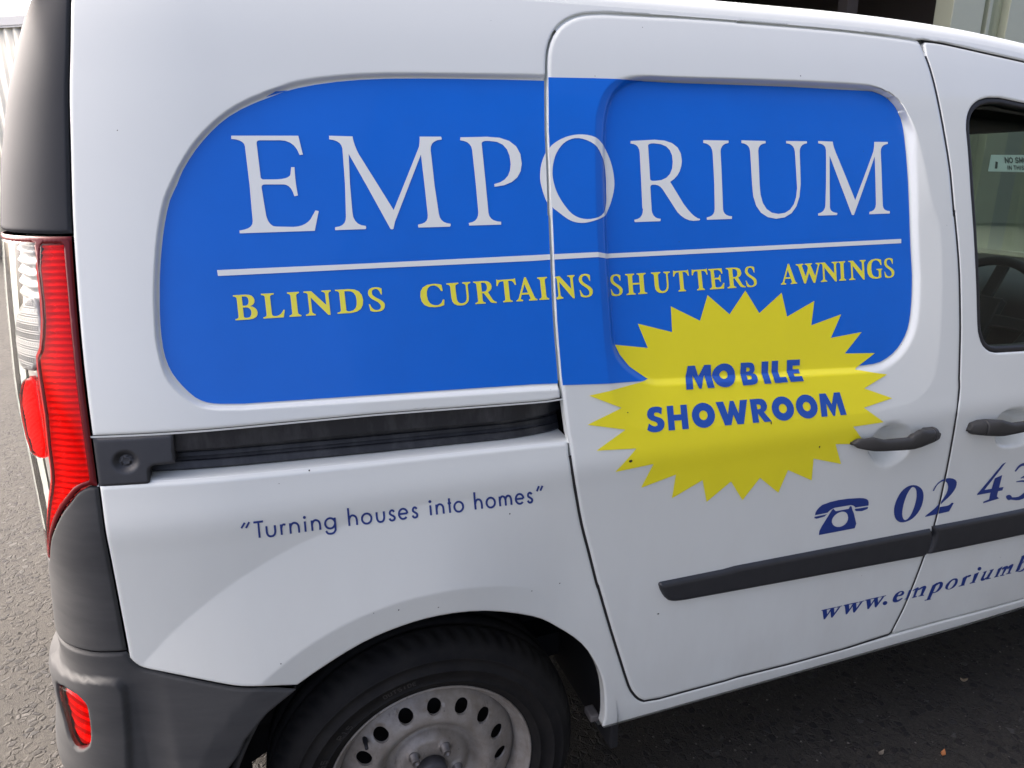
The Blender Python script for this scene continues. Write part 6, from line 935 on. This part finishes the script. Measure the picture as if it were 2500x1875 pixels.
# bumper
bm_ = empty('rear_bumper', (0, 0, 0), parent=van)
lowp = ar(D_lower_edge)
lw = lowp[(lowp[:, 1] < .727)]
lw_s = np.c_[herm(lw[:, 1], PX)-lw[:, 0], lw[:, 1]-.0045]
lw_s = lw_s[(lw_s[:, 0] < -.0005) & (lw_s[:, 0] > -.249)]
barch = [(-.249, .624), (-.215, .601), (-.20, .591), (-.174, .562), (-.160, .546), (-.146, .517), (-.125, .490), (-.112, .455), (-.105, .41), (-.10, .36), (-.10, .32)]
STEP = np.array([(.31, .655), (.20, .657), (.159, .661), (.14, .663), (.117, .667), (.095, .671), (.077, .675), (.061, .678), (.044, .680), (.031, .680), (.023, .678), (.018, .674), (.014, .668), (.012, .659), (.012, .644), (.013, .626), (.015, .607), (.017, .582), (.021, .542), (.025, .497), (.03, .30), (.31, .30)])
FOG = np.array([(.143, .634), (.120, .640), (.101, .640), (.091, .638), (.085, .634), (.081, .630), (.079, .623), (.079, .610), (.080, .594), (.082, .578), (.084, .563), (.086, .551), (.089, .541), (.095, .532), (.102, .525), (.109, .521), (.115, .520), (.121, .523), (.129, .530), (.136, .542), (.143, .558), (.149, .573), (.152, .591), (.150, .615)])
def bdisp(u, v):
    d = pdist(u, v, STEP); ii = inside(u, v, STEP)
    h = .009*np.where(ii, sm(.4+d/.008), sm(.4-d/.008))
    fi = inside(u, v, FOG); df = pdist(u, v, FOG)
    return h-.004*np.where(fi, 1, 1-sm(df/.006))
refB = gridpts((-.02, .30), (.20, .70), .005)
bo = np.vstack([[(.30, .7125)], [(p[0], p[1]-.003) for p in seam[::-1][1:]], lw_s, barch, [(0, .31), (.30, .30)]])
bs_ = cpatch('bumper_shell', [bo, FOG], PLASTIC, bm_, roll=.005, disp=bdisp, refine=refB, skirt=.02)
def fogdisp(u, v): return bdisp(u, v)*0+.006
cpatch('reflector', [offset(FOG if area(FOG) > 0 else FOG[::-1], -.0015)], REDLENS, bm_, step=.008, roll=.004, skirt=.01, disp=lambda u, v: .008+0*u)
cpatch('reflector_backing', [offset(FOG if area(FOG) > 0 else FOG[::-1], .002)], REDIN, bm_, step=.008, roll=0, skirt=0, disp=lambda u, v: -.002-.002*np.abs(np.sin(v*900))-.004*np.exp(-((u-.098)**2+(v-.56)**2)/.0004), refine=gridpts(FOG.min(0), FOG.max(0), .003), eps=.001)
mirror(bs_, van, 'far_side_bumper')
rd = boxes('rear_bumper_face', [(-.672, -.64, .35, 2*YC-.35, .30, .70)], PLASTIC, van, .02)
# ---- tail doors (white panels between the lamps)
V = []; F = []; rings = []
for z in np.linspace(.70, 1.77, 40):
    yy = cmap(np.array([.27]), np.array([z]))[0]
    rings.append([(yy[0]+.004, yy[1], z), (yy[0]-.006, yy[1]+.06, z), (yy[0]-.006, 2*YC-yy[1]-.06, z), (yy[0]+.004, 2*YC-yy[1], z)])
V, F = loft(rings, False); link('tail_door', mesh('tail_door', V, F), PAINT, van)
# ---- door jambs: dark inner skin so the shut lines read as gaps
jm = patch('inner_skin', [np.array([(-.44, 1.10), (-.44, 1.74), (1.17, 1.71), (1.17, .42), (.55, .42), (.50, .66), (.40, .80), (.36, 1.10)])], side(lambda u, v: S0(u, v)+.075), DARK, van, step=.05, roll=0, skirt=0)
jm2 = patch('pillar_skin', [np.array([(1.17, .36), (1.17, 1.72), (1.262, 1.71), (1.262, 1.06), (2.2, 1.04), (2.2, .36)])], side(lambda u, v: S0(u, v)+.05), DARK, van, step=.05, roll=0, skirt=0)
rings = []
for x in np.linspace(-.48, .42, 20): rings.append([(x, .135, 1.13), (x, .135, .955), (x, .06, .955)])
V, F = loft(rings, False); link('rail_backing', mesh('rail_backing', V, F, smooth=False), DARK, van)
mirror(jm, van, 'far_inner_skin'); mirror(jm2, van, 'far_pillar_skin')
boxes('floor_pan', [(-.58, .44, .33, 2*YC-.33, .275, .34), (.44, 2.26, .07, 2*YC-.07, .275, .34), (2.26, 3.0, .33, 2*YC-.33, .275, .34)], DARK, van)
rings = [[(x, y, z) for x, y, z in ((1.15, float(S0(1.15, z))+.06, z), (1.18, float(S0(1.15, z))+.06, z), (1.18, 2*YC-float(S0(1.15, z))-.06, z), (1.15, 2*YC-float(S0(1.15, z))-.06, z))] for z in np.linspace(.34, 1.74, 20)]
V, F = loft(rings); link('bulkhead', mesh('bulkhead', V, F, smooth=False), INT, van)
# unseen axle, tank and tray boxes, added to block light under the floor
boxes('fuel_tank', [(.45, 1.15, .45, 1.30, .18, .27)], DARK, van, .03)
boxes('rear_axle', [(-.10, .10, .25, 2*YC-.25, .20, .30)], DARK, van, .03)
boxes('spare_wheel_well', [(-.55, -.12, .55, 1.30, .20, .27)], DARK, van, .04)
boxes('underbody_tray', [(1.15, 2.45, .40, 2*YC-.40, .17, .27)], DARK, van, .03)
# shut-line strips: black ones serve as seal and painted gap shade, white as flange
def shut(path, depth, parent, wide=GAP, material=RUBBER):
    V = []; F = []; n = len(path)
    nn = np.gradient(path, axis=0); nn /= np.linalg.norm(nn, axis=1)[:, None]+1e-9; nn = np.c_[-nn[:, 1], nn[:, 0]]
    for p, q in zip(path, nn):
        for s in (-.5, .5):
            a = p+q*s*wide; V.append((a[0], float(S0(a[0], a[1]))+depth, a[1]))
    for i in range(n-1): F.append((2*i, 2*i+1, 2*i+3, 2*i+2))
    link('shut_line_strip', mesh('shut_line_strip', V, F), material, parent)
mid = dp+vnorm(dp)*GAP*.5
lowleft = np.vstack([mid[ib-12:], mid[:1]]); lowleft = lowleft[lowleft[:, 1] < .985]
shut(lowleft, .0015, van, .0075)
bot = mid[:ib+1]; bot = bot[(bot[:, 1] < .46)]; shut(bot, .003, van)
toppath = mid[(mid[:, 1] > 1.70)]; toppath = toppath[np.argsort(toppath[:, 0])]; shut(toppath, .005, van, .007, PAINT)
ul = np.vstack([mid[ib:], mid])
ul = ul[ul[:, 1] > 1.08]; ul = ul[:max(4, int(np.argmax(ul[:, 0] > .42)))]
shut(ul, .016, van, .010, PAINT)
shut(np.array([(x-.0021, z) for x, z in rt]), .0010, van, .0075)
shut(np.c_[FDT[:, 0], FDT[:, 1]+.0025], .006, van, .008)

# ---- rear wheel
def wheel(parent, cx):
    w = empty('wheel', (cx, 0, .31), parent=parent)
    # tyre: lathe with shoulder grooves
    prof = [(.2035, .034), (.2085, .030), (.2120, .029), (.2165, .0245), (.224, .021), (.2245, .0195), (.2265, .0195), (.227, .0205), (.240, .0165), (.252, .0145), (.2525, .0130), (.2545, .0130), (.255, .0145), (.266, .0165), (.274, .020), (.2745, .0185), (.2765, .0188), (.277, .021),
            (.288, .0275), (.297, .037), (.3045, .047), (.309, .057), (.3125, .070), (.3135, .074), (.3065, .0755), (.3065, .0815), (.3140, .083), (.3150, .105), (.3150, .112), (.307, .1135), (.307, .121), (.3150, .1225), (.3145, .16), (.3120, .18), (.300, .20), (.25, .215), (.2035, .20)]
    n = 240; V = []; F = []; k = len(prof)
    for i in range(n):
        a = 2*math.pi*i/n
        for j, (r, y) in enumerate(prof):
            rr = r; yy = y; aa = a
            if .297 < r < .3145 and y < .072:
                ph = i % 4
                if ph == 0: rr -= .0045 if r > .303 else .0022; yy += .001
                aa = a + .05*(y-.037)/.04
            V.append((rr*math.cos(aa), yy, rr*math.sin(aa)))
    for i in range(n):
        for j in range(k-1):
            p = i*k+j; q = ((i+1) % n)*k+j
            F.append((p, p+1, q+1, q))
    link('tyre', mesh('tyre', V, F), TYRE, w)
    # raised lettering on the sidewall
    G = {'1': [[(.3, .8), (.5, 1), (.5, 0)]], '9': [[(.8, .55), (.2, .55), (.2, 1), (.8, 1), (.8, 0), (.3, 0)]], '5': [[(.8, 1), (.2, 1), (.2, .55), (.8, .55), (.8, 0), (.2, 0)]],
         '6': [[(.8, 1), (.2, 1), (.2, 0), (.8, 0), (.8, .55), (.2, .55)]], '/': [[(.2, 0), (.8, 1)]], 'R': [[(.2, 0), (.2, 1), (.8, 1), (.8, .55), (.2, .55), (.8, 0)]],
         'O': [[(.2, 0), (.2, 1), (.8, 1), (.8, 0), (.2, 0)]], 'U': [[(.2, 1), (.2, 0), (.8, 0), (.8, 1)]], 'T': [[(.1, 1), (.9, 1)], [(.5, 1), (.5, 0)]], 'S': [[(.8, 1), (.2, 1), (.2, .5), (.8, .5), (.8, 0), (.2, 0)]],
         'I': [[(.5, 0), (.5, 1)]], 'D': [[(.2, 0), (.2, 1), (.6, 1), (.8, .8), (.8, .2), (.6, 0), (.2, 0)]], 'E': [[(.8, 1), (.2, 1), (.2, 0), (.8, 0)], [(.2, .5), (.7, .5)]]}
    def arc(text, a0, r0, h, wd):
        V = []; F = []
        for i, ch in enumerate(text):
            for st in G.get(ch, []):
                for (x0, z0), (x1, z1) in zip(st[:-1], st[1:]):
                    dx, dz = x1-x0, z1-z0; L = math.hypot(dx*wd, dz*h)+1e-9; t = .0011
                    nx, nz = -dz*h/L*t, dx*wd/L*t; b = len(V)
                    for (px, pz, s) in ((x0, z0, 1), (x0, z0, -1), (x1, z1, -1), (x1, z1, 1)):
                        rr = r0+pz*h+s*nz; a = a0-((i+px)*wd+s*nx)/(r0+h/2)
                        y = np.interp(rr, [q[0] for q in prof[:20]], [q[1] for q in prof[:20]])-.0007
                        V.append((rr*math.cos(a), y, rr*math.sin(a)))
                    F.append((b, b+1, b+2, b+3))
        link('sidewall_lettering', mesh('sidewall_lettering', V, F, smooth=False), mat('tyre_print', (.035, .034, .033), .6), w)
    arc('195/65', math.radians(168), .2285, .011, .0125)
    arc('R15', math.radians(139), .2285, .011, .0125)
    arc('OUTSIDE', math.radians(112), .2375, .009, .0095)
    # rim barrel and flange
    prof = [(.2050, .0385), (.2075, .0335), (.2082, .0305), (.2070, .0282), (.2045, .0280), (.2025, .0300), (.2005, .0360), (.1975, .0430), (.1930, .0480), (.1880, .0510), (.1845, .0560), (.1830, .075), (.1830, .14), (.19, .19)]
    n = 144; V = []; F = []; k = len(prof)
    for i in range(n):
        a = 2*math.pi*i/n
        for r, y in prof: V.append((r*math.cos(a), y, r*math.sin(a)))
    for i in range(n):
        for j in range(k-1):
            p = i*k+j; q = ((i+1) % n)*k+j; F.append((p, p+1, q+1, q))
    link('rim', mesh('rim', V, F), STEEL, w)
    # disc with sixteen holes
    PR = [0, .028, .034, .040, .052, .066, .074, .082, .090, .100, .110, .118, .128, .145, .160, .172, .180, .1842]
    PYY = [.052, .052, .050, .0500, .0510, .0530, .0600, .0690, .0690, .0560, .0440, .0400, .0405, .0475, .0570, .0650, .0720, .0800]
    DS = slopes(PR, PYY)
    th = np.arange(0, 2*np.pi, 2*np.pi/16)+math.radians(85.6)
    circ = lambda cx_, cz_, r, n_: np.array([(cx_+r*math.cos(t), cz_+r*math.sin(t)) for t in np.linspace(0, 2*np.pi, n_, endpoint=False)])
    loops = [circ(0, 0, .1842, 120)]+[circ(.146*math.cos(t), .146*math.sin(t), .0148, 20) for t in th]
    def dm_(u, v):
        r = np.hypot(u, v); y = herm(r, DS)
        for t in th:
            d = np.hypot(u-.146*math.cos(t), v-.146*math.sin(t)); y = y+.0025*np.exp(-((d-.0148)/.0025)**2)*(d < .03)
        for b in range(5):
            t = math.radians(58+72*b); d = np.hypot(u-.0535*math.cos(t), v-.0535*math.sin(t)); y = y-.0045*(1-sm((d-.010)/.006))
        return np.stack([u, y, v], -1)
    ref = np.vstack([np.array([(r*math.cos(t), r*math.sin(t)) for r in np.linspace(.02, .125, 26) for t in np.linspace(0, 2*np.pi, 90, endpoint=False)])])
    o = patch('rim_disc', loops, dm_, STEEL, w, step=.006, roll=0, skirt=.006, refine=ref, estep=.006, eps=.0015)
    for b in range(5):
        t = math.radians(58+72*b); bx, bz = .0535*math.cos(t), .0535*math.sin(t); rings = []
        for r, y in ((.0115, .052), (.0115, .0455), (.0085, .0445), (.0085, .031), (.0075, .0298), (.0055, .0298), (.005, .034)):
            rings.append([(bx+r*math.cos(q), y, bz+r*math.sin(q)) for q in np.linspace(0, 2*np.pi, 6 if r < .011 and False else 18, endpoint=False)])
        V, F = loft(rings); link('wheel_bolt', mesh('wheel_bolt', V, F), BOLT, w)
    rings = []
    for r, y in ((.031, .056), (.030, .036), (.0285, .030), (.026, .027), (.012, .0265), (.001, .0265)):
        rings.append([(r*math.cos(q), y, r*math.sin(q)) for q in np.linspace(0, 2*np.pi, 32, endpoint=False)])
    V, F = loft(rings); link('hub_cap', mesh('hub_cap', V, F), CAPM, w)
    rings = [[(r*math.cos(q), y, r*math.sin(q)) for q in np.linspace(0, 2*np.pi, 32, endpoint=False)] for r, y in ((.18, .10), (.10, .10), (.02, .11))]
    V, F = loft(rings, True, False); link('brake_drum', mesh('brake_drum', V, F), DARK, w)
    # valve
    rings = [[(.163*math.cos(2.45)+r*math.cos(q), y, .163*math.sin(2.45)+r*math.sin(q)) for q in np.linspace(0, 2*np.pi, 12, endpoint=False)] for r, y in ((.005, .075), (.005, .05), (.0035, .046), (.0035, .034), (.001, .033))]
    V, F = loft(rings); link('valve', mesh('valve', V, F), RUBBER, w)
    return w
rw = wheel(van, 0.0)
def far_wheel(src, x, y, flip):
    e = empty('wheel', (x, y, .31), parent=van)
    if flip: e.rotation_euler = (0, 0, math.pi)
    for ch in list(src.children):
        if ch.name.startswith(('tyre', 'rim')):
            c = ch.copy(); COL.objects.link(c); c.parent = e
far_wheel(rw, 2.697, 0, False); far_wheel(rw, 0, 2*YC, True); far_wheel(rw, 2.697, 2*YC, True)
# arch liner
def liner(cx):
    V = []; F = []; n = 40
    for i in range(n+1):
        a = math.radians(1+207*i/n)
        r = .415
        for y in (.012, .05, .40): V.append((cx+(r if y > .03 else .400)*math.cos(a), y, .31+(r if y > .03 else .400)*math.sin(a)))
    for i in range(n):
        for j in range(2): F.append((i*3+j, i*3+j+1, i*3+j+4, i*3+j+3))
    b = len(V); V.append((cx, .40, .31))
    for i in range(n): F.append((i*3+2, b, i*3+5))
    o = link('wheel_arch_liner', mesh('wheel_arch_liner', V, F), DARK, van); mirror(o)
liner(0); liner(2.697)
boxes('liner_flap', [(.395, .415, .035, .36, .24, .44)], DARK, van, .004)
boxes('underfloor_edge', [(.42, 2.26, .10, .14, .24, .30)], DARK, van)
# mud lip at the foot of the arch and the bumper's inner edge
boxes('jacking_bracket', [(.350, .372, .045, .08, .316, .334)], mat('dirty_steel_flange', (.12, .11, .10), .8), van, .004)
rings = []
for t in np.linspace(0, 1, 14):
    x = -.30-.075*t; z = .60-.24*t; x = -.285-.10*math.sin(t*1.4); z = .575-.23*t
    rings.append([(x+.012*math.cos(q), .045+.018*math.sin(q), z+.008*math.cos(q)) for q in np.linspace(0, 2*np.pi, 10, endpoint=False)])
V, F = loft(rings); link('arch_lip', mesh('arch_lip', V, F), PLASTIC, van)

# ---- nose of the van (outside the photograph, kept simple)
t = np.linspace(math.pi, 0, 30); fa = np.c_[2.697+.37*np.cos(t), .33+.37*np.sin(t)]
fw = np.vstack([[(2.245, .335)], fa, [(3.13, .40), (3.20, .55), (3.24, .75), (3.20, .92), (3.0, 1.03), (2.70, 1.09), (2.45, 1.115), (2.30, 1.13), (2.228, 1.21), (2.24, 1.0), (2.226, .6)]])
S_nose = lambda u, v: S0(u, v)+.35*np.maximum(0, u-2.75)**2
f1 = patch('front_wing', [fw], side(S_nose), PAINT, van, step=.03, roll=.003, skirt=.02); mirror(f1)
def span(name, pts_, material, crown):
    rings = []
    for (x, z, inset) in pts_:
        y0 = float(S_nose(np.array([x]), np.array([z]))[0])+inset; r = []
        for k in range(13):
            q = k/12; r.append((x+crown[0]*math.sin(math.pi*q), y0+(2*YC-2*y0)*q, z+crown[1]*math.sin(math.pi*q)))
        rings.append(r)
    V, F = loft(rings, False); return link(name, mesh(name, V, F), material, van)
span('bonnet', [(2.42, 1.11, 0), (2.7, 1.085, 0), (3.0, 1.025, .0), (3.2, .91, 0), (3.25, .74, 0)], PAINT, (.10, .05))
span('front_bumper', [(3.25, .74, 0), (3.25, .5, 0), (3.18, .33, 0), (3.0, .28, .02)], PLASTIC, (.10, 0))
span('windscreen', [(2.44, 1.115, .01), (2.18, 1.40, .01), (1.88, 1.688, .01)], GLASS, (.10, .02))
span('scuttle', [(2.30, 1.06, .03), (2.44, 1.11, .03)], TRIM, (.10, .03))
span('header_rail', [(1.74, 1.655, .02), (1.90, 1.68, .02), (1.92, 1.70, .02)], INT, (.06, .035))
# ---- cab interior
dbx = []
rings = []
for x, z in ((2.42, 1.09), (2.05, 1.10), (1.92, 1.06), (1.90, .95), (1.98, .70), (2.1, .45)):
    rings.append([(x, y, z+.03*math.sin(math.pi*(y-.07)/(2*YC-.14))) for y in np.linspace(.07, 2*YC-.07, 12)])
V, F = loft(rings, False); link('dashboard', mesh('dashboard', V, F), INT, van)
sw_ = empty('steering_wheel', (1.84, .48, 1.03), parent=van); sw_.rotation_euler = (0, math.radians(-62), 0)
V = []; F = []; n, k = 48, 10
for i in range(n):
    a = 2*math.pi*i/n
    for j in range(k):
        b = 2*math.pi*j/k; r = .185+.014*math.cos(b); V.append((r*math.cos(a), r*math.sin(a), .014*math.sin(b)))
for i in range(n):
    for j in range(k): F.append((i*k+j, ((i+1) % n)*k+j, ((i+1) % n)*k+(j+1) % k, i*k+(j+1) % k))
link('wheel_ring', mesh('wheel_ring', V, F), INT, sw_)
boxes('wheel_spoke', [(-.175, .175, -.02, .02, -.02, -.005), (-.02, .02, -.175, 0, -.021, -.006), (-.07, .07, -.06, .06, -.03, 0)], INT, sw_, .006)
for y0 in (.27, 1.0): boxes('sun_visor', [(1.965, 1.985, y0, y0+.60, 1.572, 1.668)], INT, van, .006)
def seat(y):
    s = empty('seat', (1.36, y, .40), parent=van)
    def cushion(name, secs):
        rings = []
        for (x, z, hw, th) in secs:
            rings.append([(x+th*math.copysign(abs(math.cos(q))**.7, math.cos(q)), hw*math.copysign(abs(math.sin(q))**.6, math.sin(q)), z) for q in np.linspace(0, 2*np.pi, 24, endpoint=False)])
        V, F = loft(rings); link(name, mesh(name, V, F), FABRIC, s)
    cushion('backrest', [(.14, .22, .20, .05), (.12, .30, .23, .075), (.06, .5, .24, .07), (.0, .7, .22, .06), (-.03, .80, .16, .05), (-.035, .83, .10, .03)])
    cushion('headrest', [(-.035, .85, .10, .025), (-.04, .88, .125, .05), (-.05, .97, .12, .05), (-.055, 1.01, .08, .03)])
    rings = []
    for x, z, hw, th in ((.10, .18, .22, .07), (.3, .20, .24, .08), (.5, .21, .24, .075), (.58, .20, .2, .05)):
        rings.append([(x, hw*math.copysign(abs(math.sin(q))**.6, math.sin(q)), z+th*math.copysign(abs(math.cos(q))**.7, math.cos(q))) for q in np.linspace(0, 2*np.pi, 24, endpoint=False)])
    V, F = loft(rings); link('seat_cushion', mesh('seat_cushion', V, F), FABRIC, s)
seat(.48); seat(1.32)
# no-smoking sticker on the inside of the window
ST = ar(D_sticker)
gy = lambda u, v: S0(u, v)+.014
st = decal('window_sticker', [[ST]], gy, WHITEP, fd, off=-.002, step=.02)
SF = {'N': [[(0, 0), (0, 1), (1, 0), (1, 1)]], 'O': [[(.5, 1), (0, .75), (0, .25), (.5, 0), (1, .25), (1, .75), (.5, 1)]], 'S': [[(.95, .85), (.5, 1), (.05, .78), (.2, .55), (.8, .45), (.95, .22), (.5, 0), (.05, .15)]], 'M': [[(0, 0), (0, 1), (.5, .2), (1, 1), (1, 0)]],
      'K': [[(0, 0), (0, 1)], [(1, 1), (0, .4), (1, 0)]], 'I': [[(.5, 0), (.5, 1)]], 'G': [[(.95, .85), (.5, 1), (0, .75), (0, .25), (.5, 0), (1, .2), (1, .5), (.6, .5)]], 'T': [[(0, 1), (1, 1)], [(.5, 1), (.5, 0)]], 'H': [[(0, 0), (0, 1)], [(1, 0), (1, 1)], [(0, .5), (1, .5)]],
      'A': [[(0, 0), (.5, 1), (1, 0)], [(.2, .4), (.8, .4)]], 'R': [[(0, 0), (0, 1), (.7, 1), (.9, .75), (.7, .5), (0, .5)], [(.5, .5), (1, 0)]], 'E': [[(1, 1), (0, 1), (0, 0), (1, 0)], [(0, .5), (.8, .5)]]}
gr = []
def stext(txt, x, z, h, w, gap, t):
    for ch in txt:
        if ch == ' ': x += w*.6; continue
        for sk in SF[ch]:
            for (a, b), (c, d) in zip(sk[:-1], sk[1:]):
                p = np.array([x+a*w*(1 if ch != 'I' else .3), z+b*h]); q = np.array([x+c*w*(1 if ch != 'I' else .3), z+d*h]); e = q-p; L = np.linalg.norm(e)+1e-9; e /= L
                nn = np.array([-e[1], e[0]])*t/2; p = p-e*t*.4; q = q+e*t*.4
                gr.append([np.array([p+nn, p-nn, q-nn, q+nn])])
        x += (w if ch != 'I' else w*.3)+gap
stext('NO SMOKING', 1.408, 1.4765, .0115, .0095, .0042, .0026)
stext('IN THIS AREA', 1.413, 1.4615, .0085, .0070, .0034, .0018)
decal('sticker_lettering', gr, gy, BLACKP, fd, off=-.0012, step=.01)
# thin picture mark at the sticker's left end
decal('sticker_mark', [[np.array([(1.372, 1.464), (1.380, 1.464), (1.384, 1.478), (1.377, 1.480)])]], gy, BLACKP, fd, off=-.0012, step=.01)

# ================================================================== SIGNWRITING
qm = empty('signwriting', (0, 0, 0), parent=van)
BODY_CLIP = up
decal('blue_panel', [[offset(clean(Q_in) if area(Q_in) > 0 else clean(Q_in)[::-1], -.0022)]], S_body, BLUE, qm, off=.0008, clip=up, step=.008, fine=refQ)
decal('blue_panel', [[ar(D_blue_d)]], S_door, BLUE, sd, off=.0009, clip=dp, step=.006, fine=refD)
decal('starburst', [[ar(D_star)]], S_door, YELLOW, sd, off=.0015, clip=dp, step=.006, fine=refD)
def letters(groups, material, off, name='letter', bars=False):
    for g in groups:
        g = [np.asarray(p) for p in g]; a = np.vstack(g)
        cx = (a[:, 0].min(), a[:, 0].max())
        if cx[0] < .30: decal(name, [g], S_body, material, qm, off=off, clip=up, step=.006)
        if cx[1] > .26 and cx[0] < 1.21: decal(name, [g], S_door, material, sd, off=off, clip=dp, step=.006, fine=refD)
        if cx[1] > 1.20: decal(name, [g], S_fdoor, material, fd, off=off, clip=fdo, step=.006)
letters(nest(D_em), VWHITE, .0016)
letters([[ar(D_bar)]], VWHITE, .0016, 'underline')
for d in (D_blinds, D_curtains, D_shutters, D_awnings): letters(nest(d), LEMON, .0016)
letters(nest(D_mobile), ROYAL, .0030)
letters(nest(D_showroom), ROYAL, .0022)
def lettering(groups, material, name):
    for G in nest(groups):
        for F, par, clip, lo, hi in ((S_body, qm, wing, -1, .30), (S_door, sd, dp, .26, 1.23), (S_fdoor, fd, fdo, 1.15, 9)):
            g = [q for q in G if np.vstack(q)[:, 0].max() > lo and np.vstack(q)[:, 0].min() < hi]
            if g: decal(name, g, F, material, par, off=.0008, clip=clip, step=.006)
lettering(D_turning, NAVY, 'letter')
lettering(D_www, NAVY, 'letter')
lettering([D_phone], NAVY, 'telephone_symbol')
lettering(D_digits, NAVY, 'digit')
SPOT = mat('dark_speck', (.03, .027, .02), .6)
for i, (sx_, sz_) in enumerate(ar(D_spots)):
    if i in (7, 8, 9): continue
    r = (.0034, .0012, .002, .0022, .0014, .0012, .0012, .0018, .0015, .002, .0014, .0013, .0012, .0018)[i]; ec_ = (.7, 1, 1.6, 1.8, 1, 1, 1, 1.8, 1.4, 1.6, 1, 1, 1, .5)[i]
    q = np.array([(sx_+r*math.cos(t)*rng.uniform(.7, 1.2)/ec_**.5, sz_+r*ec_**.5*math.sin(t)*rng.uniform(.7, 1.2)) for t in np.linspace(0, 6.283, 9)[:-1]])
    on_door = inside(np.array([sx_]), np.array([sz_]), dp)[0]
    decal('dirt_speck', [[q]], S_door if on_door else S_body, SPOT, sd if on_door else qm, off=.0026 if i < 4 else .0008, step=.01)
print('objects', len(bpy.data.objects))
